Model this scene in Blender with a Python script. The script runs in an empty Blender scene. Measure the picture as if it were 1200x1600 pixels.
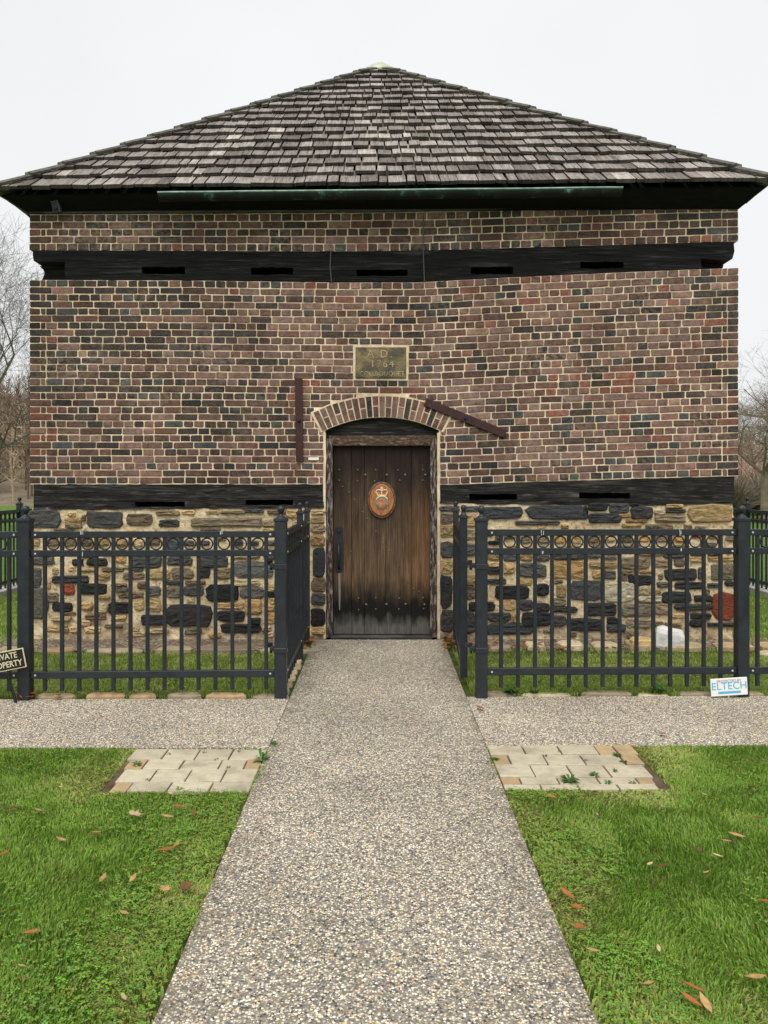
import bpy, math, random
import numpy as np
from mathutils import Vector, Matrix, noise
R = math.radians
rng = random.Random(1764)
nrng = np.random.default_rng(7)
scene = bpy.context.scene
col = scene.collection

# ------------------------------------------------------------------ camera
F = 1155.0                      # focal length in photo pixels (photo is 1200 x 1600)
CX, CY, EYE = 593.0, 758.0, 1.6  # vanishing point and eye height
cam = bpy.data.cameras.new('camera'); camo = bpy.data.objects.new('camera', cam); col.objects.link(camo)
cam.sensor_fit = 'AUTO'; cam.sensor_width = 36; cam.lens = F/1600*36
cam.shift_x = (600-CX)/1600; cam.shift_y = (CY-800)/1600
cam.clip_start = 0.05; cam.clip_end = 2000
camo.location = (0, 0, EYE); camo.rotation_euler = (R(90), 0, 0)
scene.camera = camo

# ------------------------------------------------------------------ overcast sky and soft sun
SUN_EL, SUN_AZ = R(54), R(188)      # the bright part of the overcast is behind the camera
w = bpy.data.worlds.new('World'); scene.world = w; w.use_nodes = True
nt = w.node_tree; nt.nodes.clear()
o_ = nt.nodes.new('ShaderNodeOutputWorld'); bg = nt.nodes.new('ShaderNodeBackground')
sky = nt.nodes.new('ShaderNodeTexSky'); sky.sky_type = 'NISHITA'; sky.sun_disc = False
sky.sun_elevation = SUN_EL; sky.sun_rotation = SUN_AZ; sky.dust_density = 6; sky.air_density = 1; sky.ozone_density = 1
hs = nt.nodes.new('ShaderNodeHueSaturation'); hs.inputs['Saturation'].default_value = 0.06
mx = nt.nodes.new('ShaderNodeMix'); mx.data_type = 'RGBA'; mx.inputs[0].default_value = 0.88
mx.inputs[7].default_value = (5.85, 5.93, 6.0, 1)       # even cloud cover
tc = nt.nodes.new('ShaderNodeTexCoord'); cn = nt.nodes.new('ShaderNodeTexNoise')
cn.inputs['Scale'].default_value = 1.6; cn.inputs['Detail'].default_value = 4
cr = nt.nodes.new('ShaderNodeMapRange'); cr.inputs[1].default_value = 0.3; cr.inputs[2].default_value = 0.7
cr.inputs[3].default_value = 0.92; cr.inputs[4].default_value = 1.03
cm = nt.nodes.new('ShaderNodeVectorMath'); cm.operation = 'SCALE'
nt.links.new(tc.outputs['Generated'], cn.inputs['Vector']); nt.links.new(cn.outputs['Fac'], cr.inputs[0])
nt.links.new(sky.outputs[0], hs.inputs['Color']); nt.links.new(hs.outputs[0], mx.inputs[6])
nt.links.new(mx.outputs[2], cm.inputs[0]); nt.links.new(cr.outputs[0], cm.inputs['Scale'])
nt.links.new(cm.outputs[0], bg.inputs[0]); bg.inputs[1].default_value = 0.1
nt.links.new(bg.outputs[0], o_.inputs[0])
sl = bpy.data.lights.new('sun', 'SUN'); sl.energy = 1.5; sl.angle = R(45); sl.color = (1, 0.97, 0.92)
so = bpy.data.objects.new('sun', sl); col.objects.link(so)
so.rotation_euler = Vector((math.sin(SUN_AZ)*math.cos(SUN_EL), math.cos(SUN_AZ)*math.cos(SUN_EL), math.sin(SUN_EL))).to_track_quat('Z', 'Y').to_euler()
so.location = (0, -10, 12)
vs = scene.view_settings; vs.view_transform = 'Standard'; vs.look = 'None'; vs.gamma = 1; vs.exposure = 0.72
vs.use_curve_mapping = False

# ------------------------------------------------------------------ helpers
def lin(c):
    return tuple(((v/255)/12.92 if v/255 <= 0.04045 else ((v/255+0.055)/1.055)**2.4) for v in c)
def P(px, py, d):   return Vector(((px-CX)/F*d, d, EYE-(py-CY)/F*d))
def G(px, py, z=0.0):
    d = (EYE-z)*F/(py-CY); return Vector(((px-CX)/F*d, d, z))
D = 7.7; S = F/D
def WX(px): return (px-CX)/S
def WZ(py): return EYE-(py-CY)/S
def pl(x, pts):
    if x <= pts[0][0]: return pts[0][1]
    for (a, b), (c, d) in zip(pts, pts[1:]):
        if x <= c: return b+(d-b)*(x-a)/(c-a)
    return pts[-1][1]

WL = {}   # world location of each object
class MB:
    def __init__(s): s.v = []; s.f = []; s.c = []; s.m = []
    def face(s, idx, c=None): s.f.append(tuple(idx)); s.c.append(c)
    def add(s, vs, fs, c=None):
        b = len(s.v); s.v += [tuple(v) for v in vs]
        for f in fs: s.face([b+i for i in f], c)
    def box(s, a, b, c=None):
        x0, y0, z0 = a; x1, y1, z1 = b
        s.add([(x0,y0,z0),(x1,y0,z0),(x1,y1,z0),(x0,y1,z0),(x0,y0,z1),(x1,y0,z1),(x1,y1,z1),(x0,y1,z1)],
              [(0,3,2,1),(4,5,6,7),(0,1,5,4),(1,2,6,5),(2,3,7,6),(3,0,4,7)], c)
    def obox(s, M, a, b, c=None):
        n = len(s.v); s.box(a, b, c)
        for i in range(n, len(s.v)): s.v[i] = tuple(M @ Vector(s.v[i]))
    def bbox(s, M, a, b, bev, c=None):
        # box with chamfered vertical (local Z) edges and chamfered top/bottom rims
        x0, y0, z0 = a; x1, y1, z1 = b
        def ring(i, z): return [(x0+i+bev, y0+i, z),(x1-i-bev, y0+i, z),(x1-i, y0+i+bev, z),(x1-i, y1-i-bev, z),(x1-i-bev, y1-i, z),(x0+i+bev, y1-i, z),(x0+i, y1-i-bev, z),(x0+i, y0+i+bev, z)]
        rs = ring(bev, z0)+ring(0, z0+bev)+ring(0, z1-bev)+ring(bev, z1)
        fs = [tuple(range(7, -1, -1)), tuple(range(24, 32))]
        for k in range(3):
            for i in range(8):
                j = (i+1) % 8; fs.append((k*8+i, k*8+j, k*8+8+j, k*8+8+i))
        s.add([M @ Vector(v) for v in rs], fs, c)
    def tube(s, pts, rads, n=6, c=None, cap=True):
        pts = [Vector(p) for p in pts]; b0 = len(s.v); rings = []
        t0 = (pts[1]-pts[0]).normalized(); u = t0.orthogonal().normalized()
        for i, p in enumerate(pts):
            t = (pts[min(i+1, len(pts)-1)]-pts[max(i-1, 0)]).normalized()
            u = (u-t*u.dot(t)).normalized(); q = t.cross(u); r = rads[i] if hasattr(rads, '__len__') else rads
            s.v += [tuple(p+u*(r*math.cos(2*math.pi*k/n))+q*(r*math.sin(2*math.pi*k/n))) for k in range(n)]
        for i in range(len(pts)-1):
            for k in range(n):
                a = b0+i*n+k; b = b0+i*n+(k+1) % n; s.face((a, b, b+n, a+n), c)
        if cap:
            s.face([b0+k for k in range(n-1, -1, -1)], c); e = b0+(len(pts)-1)*n; s.face([e+k for k in range(n)], c)
    def lathe(s, prof, M=Matrix(), n=12, c=None):
        b0 = len(s.v)
        for r, z in prof: s.v += [tuple(M @ Vector((r*math.cos(2*math.pi*k/n), r*math.sin(2*math.pi*k/n), z))) for k in range(n)]
        for i in range(len(prof)-1):
            for k in range(n):
                a = b0+i*n+k; b = b0+i*n+(k+1) % n; s.face((a, b, b+n, a+n), c)
        s.face([b0+k for k in range(n-1, -1, -1)], c); e = b0+(len(prof)-1)*n; s.face([e+k for k in range(n)], c)
    def torus(s, M, R0, r0, n=20, m=6, c=None):
        b0 = len(s.v)
        for i in range(n):
            a = 2*math.pi*i/n
            for j in range(m):
                b = 2*math.pi*j/m; s.v.append(tuple(M @ Vector(((R0+r0*math.cos(b))*math.cos(a), (R0+r0*math.cos(b))*math.sin(a), r0*math.sin(b)))))
        for i in range(n):
            for j in range(m):
                s.face((b0+i*m+j, b0+((i+1) % n)*m+j, b0+((i+1) % n)*m+(j+1) % m, b0+i*m+(j+1) % m), c)
    def mesh(s, name, mat, origin=(0,0,0), smooth=False):
        me = bpy.data.meshes.new(name); o = Vector(origin)
        me.from_pydata([(v[0]-o.x, v[1]-o.y, v[2]-o.z) for v in s.v], [], s.f)
        if any(c is not None for c in s.c):
            at = me.attributes.new('Col', 'FLOAT_COLOR', 'FACE')
            at.data.foreach_set('color', [x for c in s.c for x in ((*c, 1.0) if c else (.3, .3, .3, 1))])
        if smooth: me.polygons.foreach_set('use_smooth', [True]*len(me.polygons))
        me.materials.append(MAT[mat]); me.update(); return me
    def build(s, name, mat, parent=None, origin=None, smooth=False, **kw):
        if origin is None:
            a = np.array(s.v); origin = tuple((a.min(0)+a.max(0))/2)
        return link(name, s.mesh(name, mat, origin, smooth), parent, origin, **kw)
def link(name, me, parent=None, loc=(0,0,0), rot=None, **kw):
    o = bpy.data.objects.new(name, me); col.objects.link(o); loc = Vector(loc); WL[o.name] = loc
    if parent: o.parent = parent; o.location = loc-WL[parent.name]
    else: o.location = loc
    if rot is not None: o.rotation_euler = rot
    for k, v in kw.items(): o[k] = v
    return o
def thing(name, label, cat, loc=(0,0,0), group=None):
    o = link(name, None, None, loc, label=label, category=cat)
    if group: o['group'] = group
    return o

# ------------------------------------------------------------------ materials
MAT = {}
class NT:
    def __init__(s, name, rough=0.8, spec=0.3):
        m = bpy.data.materials.new(name); m.use_nodes = True; MAT[name] = m; s.m = m; s.t = m.node_tree
        s.b = s.t.nodes['Principled BSDF']; s.b.inputs['Roughness'].default_value = rough
        s.b.inputs['Specular IOR Level'].default_value = spec
    def n(s, kind, **kw):
        nd = s.t.nodes.new('ShaderNode'+kind)
        for k, v in kw.items():
            if hasattr(nd, k) and k not in nd.inputs: setattr(nd, k, v)
            else: nd.inputs[k].default_value = v
        return nd
    def l(s, a, b): s.t.links.new(a, b)
    def pos(s, scale=(1,1,1)):
        g = s.n('NewGeometry'); mp = s.n('Mapping'); mp.inputs['Scale'].default_value = scale
        s.l(g.outputs['Position'], mp.inputs['Vector']); return mp.outputs[0]
    def noise(s, scale, detail=4, vec=None, rough=0.55, dist=0):
        nd = s.n('TexNoise'); nd.inputs['Scale'].default_value = scale; nd.inputs['Detail'].default_value = detail
        nd.inputs['Roughness'].default_value = rough; nd.inputs['Distortion'].default_value = dist
        s.l(vec if vec is not None else s.pos(), nd.inputs['Vector']); return nd.outputs['Fac']
    def ramp(s, fac, stops, interp='LINEAR'):
        r = s.n('ValToRGB'); r.color_ramp.interpolation = interp; e = r.color_ramp.elements
        while len(e) < len(stops): e.new(0.5)
        for el, (p, c) in zip(e, stops): el.position = p; el.color = (*c, 1) if len(c) == 3 else c
        s.l(fac, r.inputs[0]); return r.outputs[0]
    def mix(s, fac, a, b, mode='MIX'):
        m = s.n('Mix'); m.data_type = 'RGBA'; m.blend_type = mode
        for sock, v in ((m.inputs[0], fac), (m.inputs[6], a), (m.inputs[7], b)):
            if hasattr(v, 'is_linked') or hasattr(v, 'links'): s.l(v, sock)
            elif isinstance(v, (int, float)): sock.default_value = v
            else: sock.default_value = (*v, 1)
        return m.outputs[2]
    def mr(s, fac, a, b, c=0.0, d=1.0):
        m = s.n('MapRange'); m.inputs[1].default_value = a; m.inputs[2].default_value = b; m.inputs[3].default_value = c; m.inputs[4].default_value = d
        s.l(fac, m.inputs[0]); return m.outputs[0]
    def math(s, op, a, b=None):
        m = s.n('Math', operation=op)
        for i, v in enumerate((a, b)):
            if v is None: continue
            if isinstance(v, (int, float)): m.inputs[i].default_value = v
            else: s.l(v, m.inputs[i])
        return m.outputs[0]
    def attr(s): 
        a = s.n('Attribute'); a.attribute_name = 'Col'; return a.outputs['Color']
    def xyz(s):
        g = s.n('NewGeometry'); x = s.n('SeparateXYZ'); s.l(g.outputs['Position'], x.inputs[0]); return x.outputs
    def color(s, v):
        if isinstance(v, tuple): s.b.inputs['Base Color'].default_value = (*v, 1)
        else: s.l(v, s.b.inputs['Base Color'])
    def bump(s, h, strength=0.5, dist=0.01):
        b = s.n('Bump'); b.inputs['Strength'].default_value = strength; b.inputs['Distance'].default_value = dist
        s.l(h, b.inputs['Height']); s.l(b.outputs[0], s.b.inputs['Normal'])

m = NT('brick', .88, .25)
c = m.mix(m.mr(m.noise(30, 7, None, .65), .34, .66, 0, .9), m.attr(), m.mix(1.0, m.attr(), (.48,.49,.52), 'MULTIPLY'))
c = m.mix(1.0, c, m.ramp(m.noise(13, 5), [(.32, (.66,.66,.67)), (.68, (1.22,1.2,1.18))]), 'MULTIPLY')
c = m.mix(m.mr(m.noise(130, 3), .57, .70, 0, .5), c, (.34,.27,.23))
c = m.mix(m.math('MULTIPLY', m.mr(m.noise(1.3, 4), .47, .66), m.mr(m.noise(24, 5), .42, .62, 0, .5)), c, (.30,.235,.20))       # lime bloom in patches
c = m.mix(1.0, c, m.ramp(m.noise(1, 6, m.pos((2.0, 2, .6))), [(.30, (.62,.61,.61)), (.60, (1.06,1.05,1.04))]), 'MULTIPLY')   # soot and damp
m.color(c); m.bump(m.noise(110, 6), .7, .004)
m = NT('mortar', .95, .1)
c = m.ramp(m.noise(9, 6), [(.25, lin((182,162,132))), (.5, lin((216,197,165))), (.75, lin((234,218,190)))])
c = m.mix(m.mr(m.noise(60, 4), .55, .75, 0, .6), c, lin((140,122,98)))
c = m.mix(1.0, c, m.ramp(m.noise(1, 6, m.pos((2.2, 2, .7))), [(.32, (.72,.71,.70)), (.62, (1.05,1.05,1.05))]), 'MULTIPLY')
m.color(c); m.bump(m.noise(160, 5), .7, .004)
m = NT('rubble_mortar', .95, .1)
c = m.ramp(m.noise(5, 6), [(.25, lin((174,154,122))), (.5, lin((210,191,155))), (.78, lin((229,213,182)))])
c = m.mix(m.mr(m.noise(28, 5, dist=.6), .52, .68, 0, .8), c, lin((124,104,78)))
c = m.mix(m.mr(m.noise(1, 6, m.pos((7, 7, 22)), .65, .5), .56, .68, 0, .6), c, lin((150,134,112)))
c = m.mix(m.math('MULTIPLY', m.mr(m.xyz()['Z'], .55, .15), m.mr(m.noise(4, 5), .4, .6, 0, .7)), c, lin((84,72,58)))   # splash dirt low on the wall

m.color(c); m.bump(m.math('ADD', m.noise(30, 7), m.math('MULTIPLY', m.noise(140, 4), .4)), 1.0, .012)
m = NT('stone', .85, .25)
v = m.pos((1, 1, 2.6))
c = m.mix(m.mr(m.noise(16, 7, v, .65), .38, .68, 0, .9), m.attr(), m.mix(1.0, m.attr(), (.42,.42,.43), 'MULTIPLY'))
c = m.mix(m.mr(m.noise(55, 5, v), .58, .7, 0, .5), c, m.mix(1.0, m.attr(), (1.7,1.6,1.5), 'MULTIPLY'))
m.color(c); m.bump(m.math('ADD', m.noise(20, 9, v, .7), m.math('MULTIPLY', m.noise(90, 4), .35)), 1.0, .03)
def wood(name, dark, light, vec_scale, rough=.85, strength=.8, lo=.3, hi=.75):
    m = NT(name, rough, .2); v = m.pos(vec_scale); n = m.noise(1.0, 8, v, .65, .4)
    c = m.ramp(n, [(lo, dark), (hi, light)])
    m.color(c); m.bump(n, strength, .012); return m
m = NT('black_timber', .8, .2)
v = m.pos((2.2, 6, 32)); n = m.noise(1, 9, v, .7, .6)
c = m.ramp(n, [(.3, (.004,.004,.004)), (.52, (.018,.017,.016)), (.72, (.085,.078,.068))])
c = m.mix(m.mr(m.noise(3, 6, m.pos((1.2, 1, 10)), .65), .57, .68, 0, .6), c, (.15,.14,.125))
m.color(c); m.bump(n, 1.0, .02)
m = NT('black_beam', .82, .18)
v = m.pos((2.2, 6, 32)); n = m.noise(1, 9, v, .7, .6)
m.color(m.ramp(m.math('ADD', n, m.mr(m.noise(2, 5, m.pos((1, 1, 9))), .5, .75, 0, .14)), [(.34, (.002,.002,.0024)), (.56, (.009,.009,.0095)), (.74, (.045,.044,.043))])); m.bump(n, 1.0, .03)
m = NT('eave_paint', .7, .15)
m.color(m.ramp(m.noise(6, 5, m.pos((1, 1, 8))), [(.3, (.004,.004,.0042)), (.8, (.011,.011,.011))]))
m = NT('grey_board', .85, .15)
m.color(m.ramp(m.noise(1, 7, m.pos((5, 5, 40))), [(.3, (.03,.03,.03)), (.75, (.12,.115,.11))]))
for nm, sc in (('shingle', (75, 5, 5)), ('shingle_side', (5, 75, 5))):
    m = NT(nm, .9, .15)
    n = m.noise(1, 5, m.pos(sc), .6, .3); n2 = m.noise(1, 4, m.pos(tuple(x*.32 for x in sc)), .6, .2)
    g = m.math('ADD', m.math('MULTIPLY', n, .6), m.math('MULTIPLY', n2, .4))
    c = m.mix(m.mr(g, .36, .62, 0, 1), m.mix(1.0, m.attr(), (.34,.32,.31), 'MULTIPLY'), m.attr())
    c = m.mix(m.mr(m.noise(26, 4), .60, .74, 0, .6), c, (.05,.047,.045))
    c = m.mix(1.0, c, m.ramp(m.noise(1, 5, m.pos((2.6, 1, .5))), [(.32, (.80,.79,.78)), (.6, (1.05,1.04,1.02))]), 'MULTIPLY')
    m.color(c); m.bump(g, 1.0, .01)
m = NT('hip_wood', .9, .15)
n = m.noise(1, 5, m.pos((12, 40, 40)))
c = m.ramp(n, [(.3, (.045,.042,.038)), (.75, (.19,.18,.155))])
c = m.mix(m.mr(m.noise(7, 4), .48, .66, 0, .4), c, (.18,.19,.135))
m.color(c); m.bump(n, .7, .01)
m = NT('cap_metal', .6, .4); m.color(m.ramp(m.noise(8, 4), [(.3, (.35,.35,.27)), (.7, (.62,.62,.52))]))
m = NT('copper', .5, .5)
z = m.xyz()['Z']
n = m.math('ADD', m.noise(7, 6, m.pos((1, 1, .5))), m.mr(z, 4.50, 4.60, -.07, .06))
c = m.ramp(n, [(.40, (.004,.008,.008)), (.53, (.010,.021,.020)), (.57, (.035,.085,.072)), (.62, (.20,.37,.32))])
m.color(c); m.b.inputs['Metallic'].default_value = .15; m.bump(m.noise(30, 4), .2, .004)
m = NT('copper_rim', .6, .4); m.color(m.ramp(m.noise(12, 4), [(.3, (.12,.24,.19)), (.7, (.36,.52,.43))]))
m = NT('fence_paint', .42, .45)
c = m.ramp(m.noise(14, 5), [(.3, (.010,.013,.017)), (.75, (.023,.028,.035))])
c = m.mix(m.mr(m.noise(90, 3), .66, .72, 0, .35), c, (.09,.10,.11))
m.color(c); m.bump(m.noise(220, 2), .15, .002)
m = NT('screw', .35, .5); m.color((.7,.7,.68)); m.b.inputs['Metallic'].default_value = .5
m = NT('chip', .8, .2); m.color((.55,.56,.55))
m = NT('iron_red', .7, .3)
c = m.ramp(m.noise(12, 6), [(.3, (.030,.012,.011)), (.7, (.062,.026,.022))]); m.color(c); m.bump(m.noise(70, 5), .4, .004)
m = NT('bronze', .62, .4)
n = m.noise(7, 7, None, .65, .4)
c = m.ramp(n, [(.3, (.030,.026,.018)), (.46, (.085,.068,.040)), (.60, (.19,.14,.065)), (.78, (.34,.26,.13))])
m.color(c); m.bump(m.noise(45, 6), .8, .008)
m = NT('gilt', .55, .4); m.color(m.ramp(m.noise(20, 5), [(.3, (.16,.13,.06)), (.7, (.48,.39,.21))]))
# door planks: dark top of stain plus painted-in shade, bleached middle, scorched band near the foot, grey foot
m = NT('door_plank', .62, .25)
v = m.pos((95, 20, 3.2)); n = m.noise(1, 8, v, .65, .5)
base = m.ramp(n, [(.28, (.026,.017,.010)), (.52, (.105,.066,.037)), (.78, (.24,.165,.095))])
dark_top = m.ramp(n, [(.28, (.004,.0025,.002)), (.75, (.028,.013,.008))])
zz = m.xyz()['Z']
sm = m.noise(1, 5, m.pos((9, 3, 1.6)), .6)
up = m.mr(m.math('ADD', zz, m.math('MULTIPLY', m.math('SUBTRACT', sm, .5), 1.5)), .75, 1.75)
c = m.mix(up, base, dark_top)
xr = m.mr(m.xyz()['X'], .18, .5); zr = m.mr(zz, 1.6, 1.1)
c = m.mix(m.math('MULTIPLY', m.math('MULTIPLY', xr, zr), .55), c, m.ramp(n, [(.28, (.08,.036,.014)), (.7, (.30,.145,.052))]))
z2 = m.math('ADD', zz, m.math('MULTIPLY', m.math('SUBTRACT', m.noise(1, 6, m.pos((14, 3, 5))), .5), .34))
low = m.mr(z2, .64, .36); c = m.mix(low, c, (.006,.005,.004))
foot = m.mr(z2, .24, .10); c = m.mix(foot, c, m.ramp(n, [(.3, (.055,.052,.047)), (.75, (.15,.142,.13))]))
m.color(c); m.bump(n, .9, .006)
m = NT('jamb_wood', .85, .2)
n = m.noise(1, 7, m.pos((60, 60, 9)), .7, .5)
c = m.ramp(n, [(.34, (.016,.010,.009)), (.50, (.055,.038,.030)), (.56, (.20,.175,.155)), (.70, (.46,.43,.39))]); m.color(c); m.bump(n, .9, .01)
m = NT('lintel_wood', .85, .2)
n = m.noise(1, 7, m.pos((14, 14, 50)), .7, .6)
c = m.ramp(n, [(.34, (.020,.013,.010)), (.52, (.085,.055,.037)), (.64, (.22,.17,.11)), (.8, (.42,.36,.27))]); m.color(c); m.bump(n, .9, .01)
m = NT('stud', .6, .3); m.color((.17,.13,.11)); m.b.inputs['Metallic'].default_value = .4
m = NT('lock_iron', .45, .4); m.color((.016,.018,.021))
m = NT('pale_metal', .6, .3); m.color((.22,.20,.17))
m = NT('plaque_wood', .35, .5)
n = m.noise(1, 6, m.pos((60, 20, 9)), .6, .5); m.color(m.ramp(n, [(.3, (.15,.045,.012)), (.6, (.42,.17,.05)), (.8, (.58,.29,.10))]))
m = NT('plaque_rim', .45, .4); m.color(m.ramp(m.noise(30, 4), [(.3, (.06,.03,.018)), (.75, (.23,.14,.085))]))
m = NT('plaque_groove', .6, .2); m.color((.06,.028,.014))
m = NT('crest_gold', .4, .5); m.color((.78,.52,.20))
m = NT('crest_cream', .5, .3); m.color((.72,.62,.45))
m = NT('crest_grey', .6, .3); m.color((.20,.20,.155))
m = NT('crest_dark', .6, .3); m.color((.03,.03,.028))
m = NT('crest_rose', .5, .3); m.color(m.ramp(m.noise(60, 3), [(.35, (.30,.085,.05)), (.65, (.50,.23,.10))]))
m = NT('white_paint', .5, .4); m.color((.78,.78,.76))
m = NT('sign_black', .5, .35); m.color((.012,.012,.012))
m = NT('sign_cream', .5, .3); m.color((.62,.55,.36))
m = NT('sign_blue', .5, .3); m.color((.10,.42,.58))
m = NT('sign_grey', .5, .3); m.color((.28,.30,.32))
m = NT('white_rock', .8, .2); m.color(m.ramp(m.noise(9, 6), [(.3, (.46,.44,.41)), (.7, (.70,.69,.66))])); m.bump(m.noise(18, 6), .5, .015)
m = NT('cable', .6, .3); m.color((.075,.075,.078))
# exposed aggregate
def aggregate(name, tint):
    m = NT(name, .85, .3)
    p = m.pos((1, 1, 1))
    v1 = m.n('TexVoronoi'); v1.inputs['Scale'].default_value = 112; v1.inputs['Randomness'].default_value = 1; m.l(p, v1.inputs['Vector'])
    v2 = m.n('TexVoronoi'); v2.inputs['Scale'].default_value = 190; m.l(p, v2.inputs['Vector'])
    def cells(v):
        sx = m.n('SeparateXYZ'); m.l(v.outputs['Color'], sx.inputs[0])
        return m.ramp(sx.outputs[0], [(0, (.055,.058,.064)), (.15, (.12,.12,.125)), (.28, (.24,.23,.21)), (.44, (.38,.345,.285)), (.58, (.56,.50,.40)), (.74, (.76,.72,.63)), (.88, (.54,.37,.18)), (.93, (.68,.58,.43))], 'CONSTANT'), sx.outputs[1]
    c1, r1 = cells(v1); c2, r2 = cells(v2)
    pick = m.math('GREATER_THAN', r1, .62)
    c = m.mix(pick, c1, c2)
    gap = m.mr(v1.outputs['Distance'], .42, .62); c = m.mix(m.math('MULTIPLY', gap, .85), c, (.15,.14,.125))
    c = m.mix(1.0, c, m.ramp(m.noise(1.1, 5), [(.3, tuple(x*.78 for x in tint)), (.7, tuple(x*1.1 for x in tint))]), 'MULTIPLY')
    ax = m.math('ABSOLUTE', m.math('ADD', m.xyz()['X'], .011)); ed_ = m.mr(ax, .50, .665) if name == 'aggregate' else None
    if ed_ is not None: c = m.mix(m.math('MULTIPLY', ed_, m.mr(m.noise(5, 6), .42, .62, 0, .55)), c, (.14,.115,.075))    # soil washed over the edges
    m.color(c); m.bump(m.math('SUBTRACT', 1.0, v1.outputs['Distance']), .8, .006)
aggregate('aggregate', (1.34, 1.29, 1.19)); aggregate('aggregate_cross', (1.42, 1.36, 1.25))
m = NT('soil', .95, .1)
c = m.ramp(m.noise(6, 7), [(.3, (.045,.065,.014)), (.55, (.075,.105,.022)), (.72, (.17,.125,.075))])
m.color(c); m.bump(m.noise(70, 6), 1, .02)
m = NT('dirt', .95, .1)
m.color(m.ramp(m.noise(9, 7), [(.3, (.085,.062,.038)), (.7, (.20,.155,.10))])); m.bump(m.noise(70, 6), 1, .02)
m = NT('far_grass', .95, .1)
c = m.ramp(m.noise(9, 8), [(.3, (.075,.15,.025)), (.55, (.12,.20,.04)), (.8, (.19,.22,.08))])
m.color(c); m.bump(m.noise(60, 6), 1, .03)
m = NT('gravel', .95, .15)
v1 = m.n('TexVoronoi'); v1.inputs['Scale'].default_value = 60; m.l(m.pos(), v1.inputs['Vector']); sx = m.n('SeparateXYZ'); m.l(v1.outputs['Color'], sx.inputs[0])
c = m.ramp(sx.outputs[0], [(0, (.10,.075,.05)), (.3, (.24,.19,.13)), (.6, (.36,.29,.20)), (.85, (.5,.43,.33))], 'CONSTANT')
m.color(m.mix(m.mr(m.noise(3, 5), .45, .65, 0, .75), c, (.16,.12,.08))); m.bump(v1.outputs['Distance'], 1, .02)
m = NT('paver', .9, .2)
c = m.mix(m.mr(m.noise(14, 6), .35, .7, 0, .5), m.attr(), m.mix(1.0, m.attr(), (.68,.66,.62), 'MULTIPLY'))
ln = m.noise(1, 4, m.pos((14, 95, 10)), .6); c = m.mix(m.mr(ln, .55, .66, 0, .4), c, (.22,.19,.14)); c = m.mix(m.mr(m.noise(5, 6), .48, .66, 0, .55), c, (.24,.21,.15))
m.color(c); m.bump(m.noise(120, 5), .6, .004)
m = NT('flat_stone', .9, .2)
c = m.mix(m.mr(m.noise(12, 6), .35, .7, 0, .7), m.attr(), m.mix(1.0, m.attr(), (.55,.53,.5), 'MULTIPLY')); m.color(c); m.bump(m.noise(35, 7), .8, .012)
m = NT('grass_blade', .6, .25); m.color(m.attr())
m.b.inputs['Subsurface Weight'].default_value = 0
tr = m.n('BsdfTranslucent'); m.l(m.attr(), tr.inputs[0]); ms = m.n('MixShader'); ms.inputs[0].default_value = .3
m.l(m.b.outputs[0], ms.inputs[1]); m.l(tr.outputs[0], ms.inputs[2]); m.l(ms.outputs[0], m.t.nodes['Material Output'].inputs[0])
m = NT('leaf', .75, .2); c = m.mix(m.mr(m.noise(60, 4), .35, .7, 0, .6), m.attr(), m.mix(1.0, m.attr(), (.5,.45,.4), 'MULTIPLY')); m.color(c)
m = NT('bark', .95, .1); m.color(m.ramp(m.noise(5, 6, m.pos((6, 6, 1.2))), [(.3, (.085,.072,.06)), (.75, (.25,.22,.185))])); m.bump(m.noise(14, 6), .8, .03)
m = NT('bark_pale', .95, .1); m.color(m.ramp(m.noise(3, 6), [(.3, (.13,.105,.075)), (.75, (.27,.225,.165))]))
m = NT('wood_far', .95, .1); m.color(m.attr())
m = NT('hill_soil', .95, .1); m.color(m.ramp(m.noise(.9, 8, None, .7), [(.3, (.12,.095,.065)), (.7, (.27,.22,.155))]))
m = NT('kerb', .9, .2); m.color(m.ramp(m.noise(6, 6), [(.3, (.42,.40,.37)), (.7, (.60,.58,.54))])); m.bump(m.noise(60, 4), .4, .005)
m = NT('far_wall', .9, .1); m.color((.30,.22,.17))
m = NT('far_roof', .9, .1); m.color((.22,.16,.14))
m = NT('far_window', .5, .3); m.color((.62,.62,.60))
m = NT('dark_core', .95, .05); m.color((.01,.01,.01))

# ------------------------------------------------------------------ ground, paths
def sheet(name, pts, z, mat, thick=.12, nx=1, **kw):
    b = MB(); n = len(pts)
    b.add([(p[0], p[1], z) for p in pts]+[(p[0], p[1], z-thick) for p in pts],
          [tuple(range(n)), tuple(range(2*n-1, n-1, -1))]+[(i, n+i, n+(i+1) % n, (i+1) % n) for i in range(n)])
    return b.build(name, mat, kind='structure', **kw)
PL, PR = -0.674, 0.652              # path edges
g_ = MB(); g_.add([(-900,-300,-.06),(900,-300,-.06),(900,1500,-.06),(-900,1500,-.06)], [(0,1,2,3)])
g_.build('ground', 'far_grass', origin=(0,0,-.06), kind='structure')
lawn = MB(); lawn.add([(-5.5,-3,-.022),(5.5,-3,-.022),(5.5,7.75,-.022),(-5.5,7.75,-.022)], [(0,1,2,3)])
lawn.build('lawn', 'soil', origin=(0,0,-.022), kind='structure')
sheet('path', [(PL,-3),(PR,-3),(PR,5.0),(PR+.004,6.3),(PR+.012,7.66),(PL-.012,7.66),(PL,6.3)], 0.0, 'aggregate')
cl0, cl1 = 4.50, 5.55; cr0, cr1 = 4.60, 5.62
sheet('cross_path', [(-9,4.46),(PL-.006,cl0+.02),(PL-.006,cl1),(-9,5.50)], -.004, 'aggregate_cross')
sheet('cross_path', [(PR+.006,4.53),(9,4.66),(9,5.70),(PR+.006,cr1-.02)], -.004, 'aggregate_cross')
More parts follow.
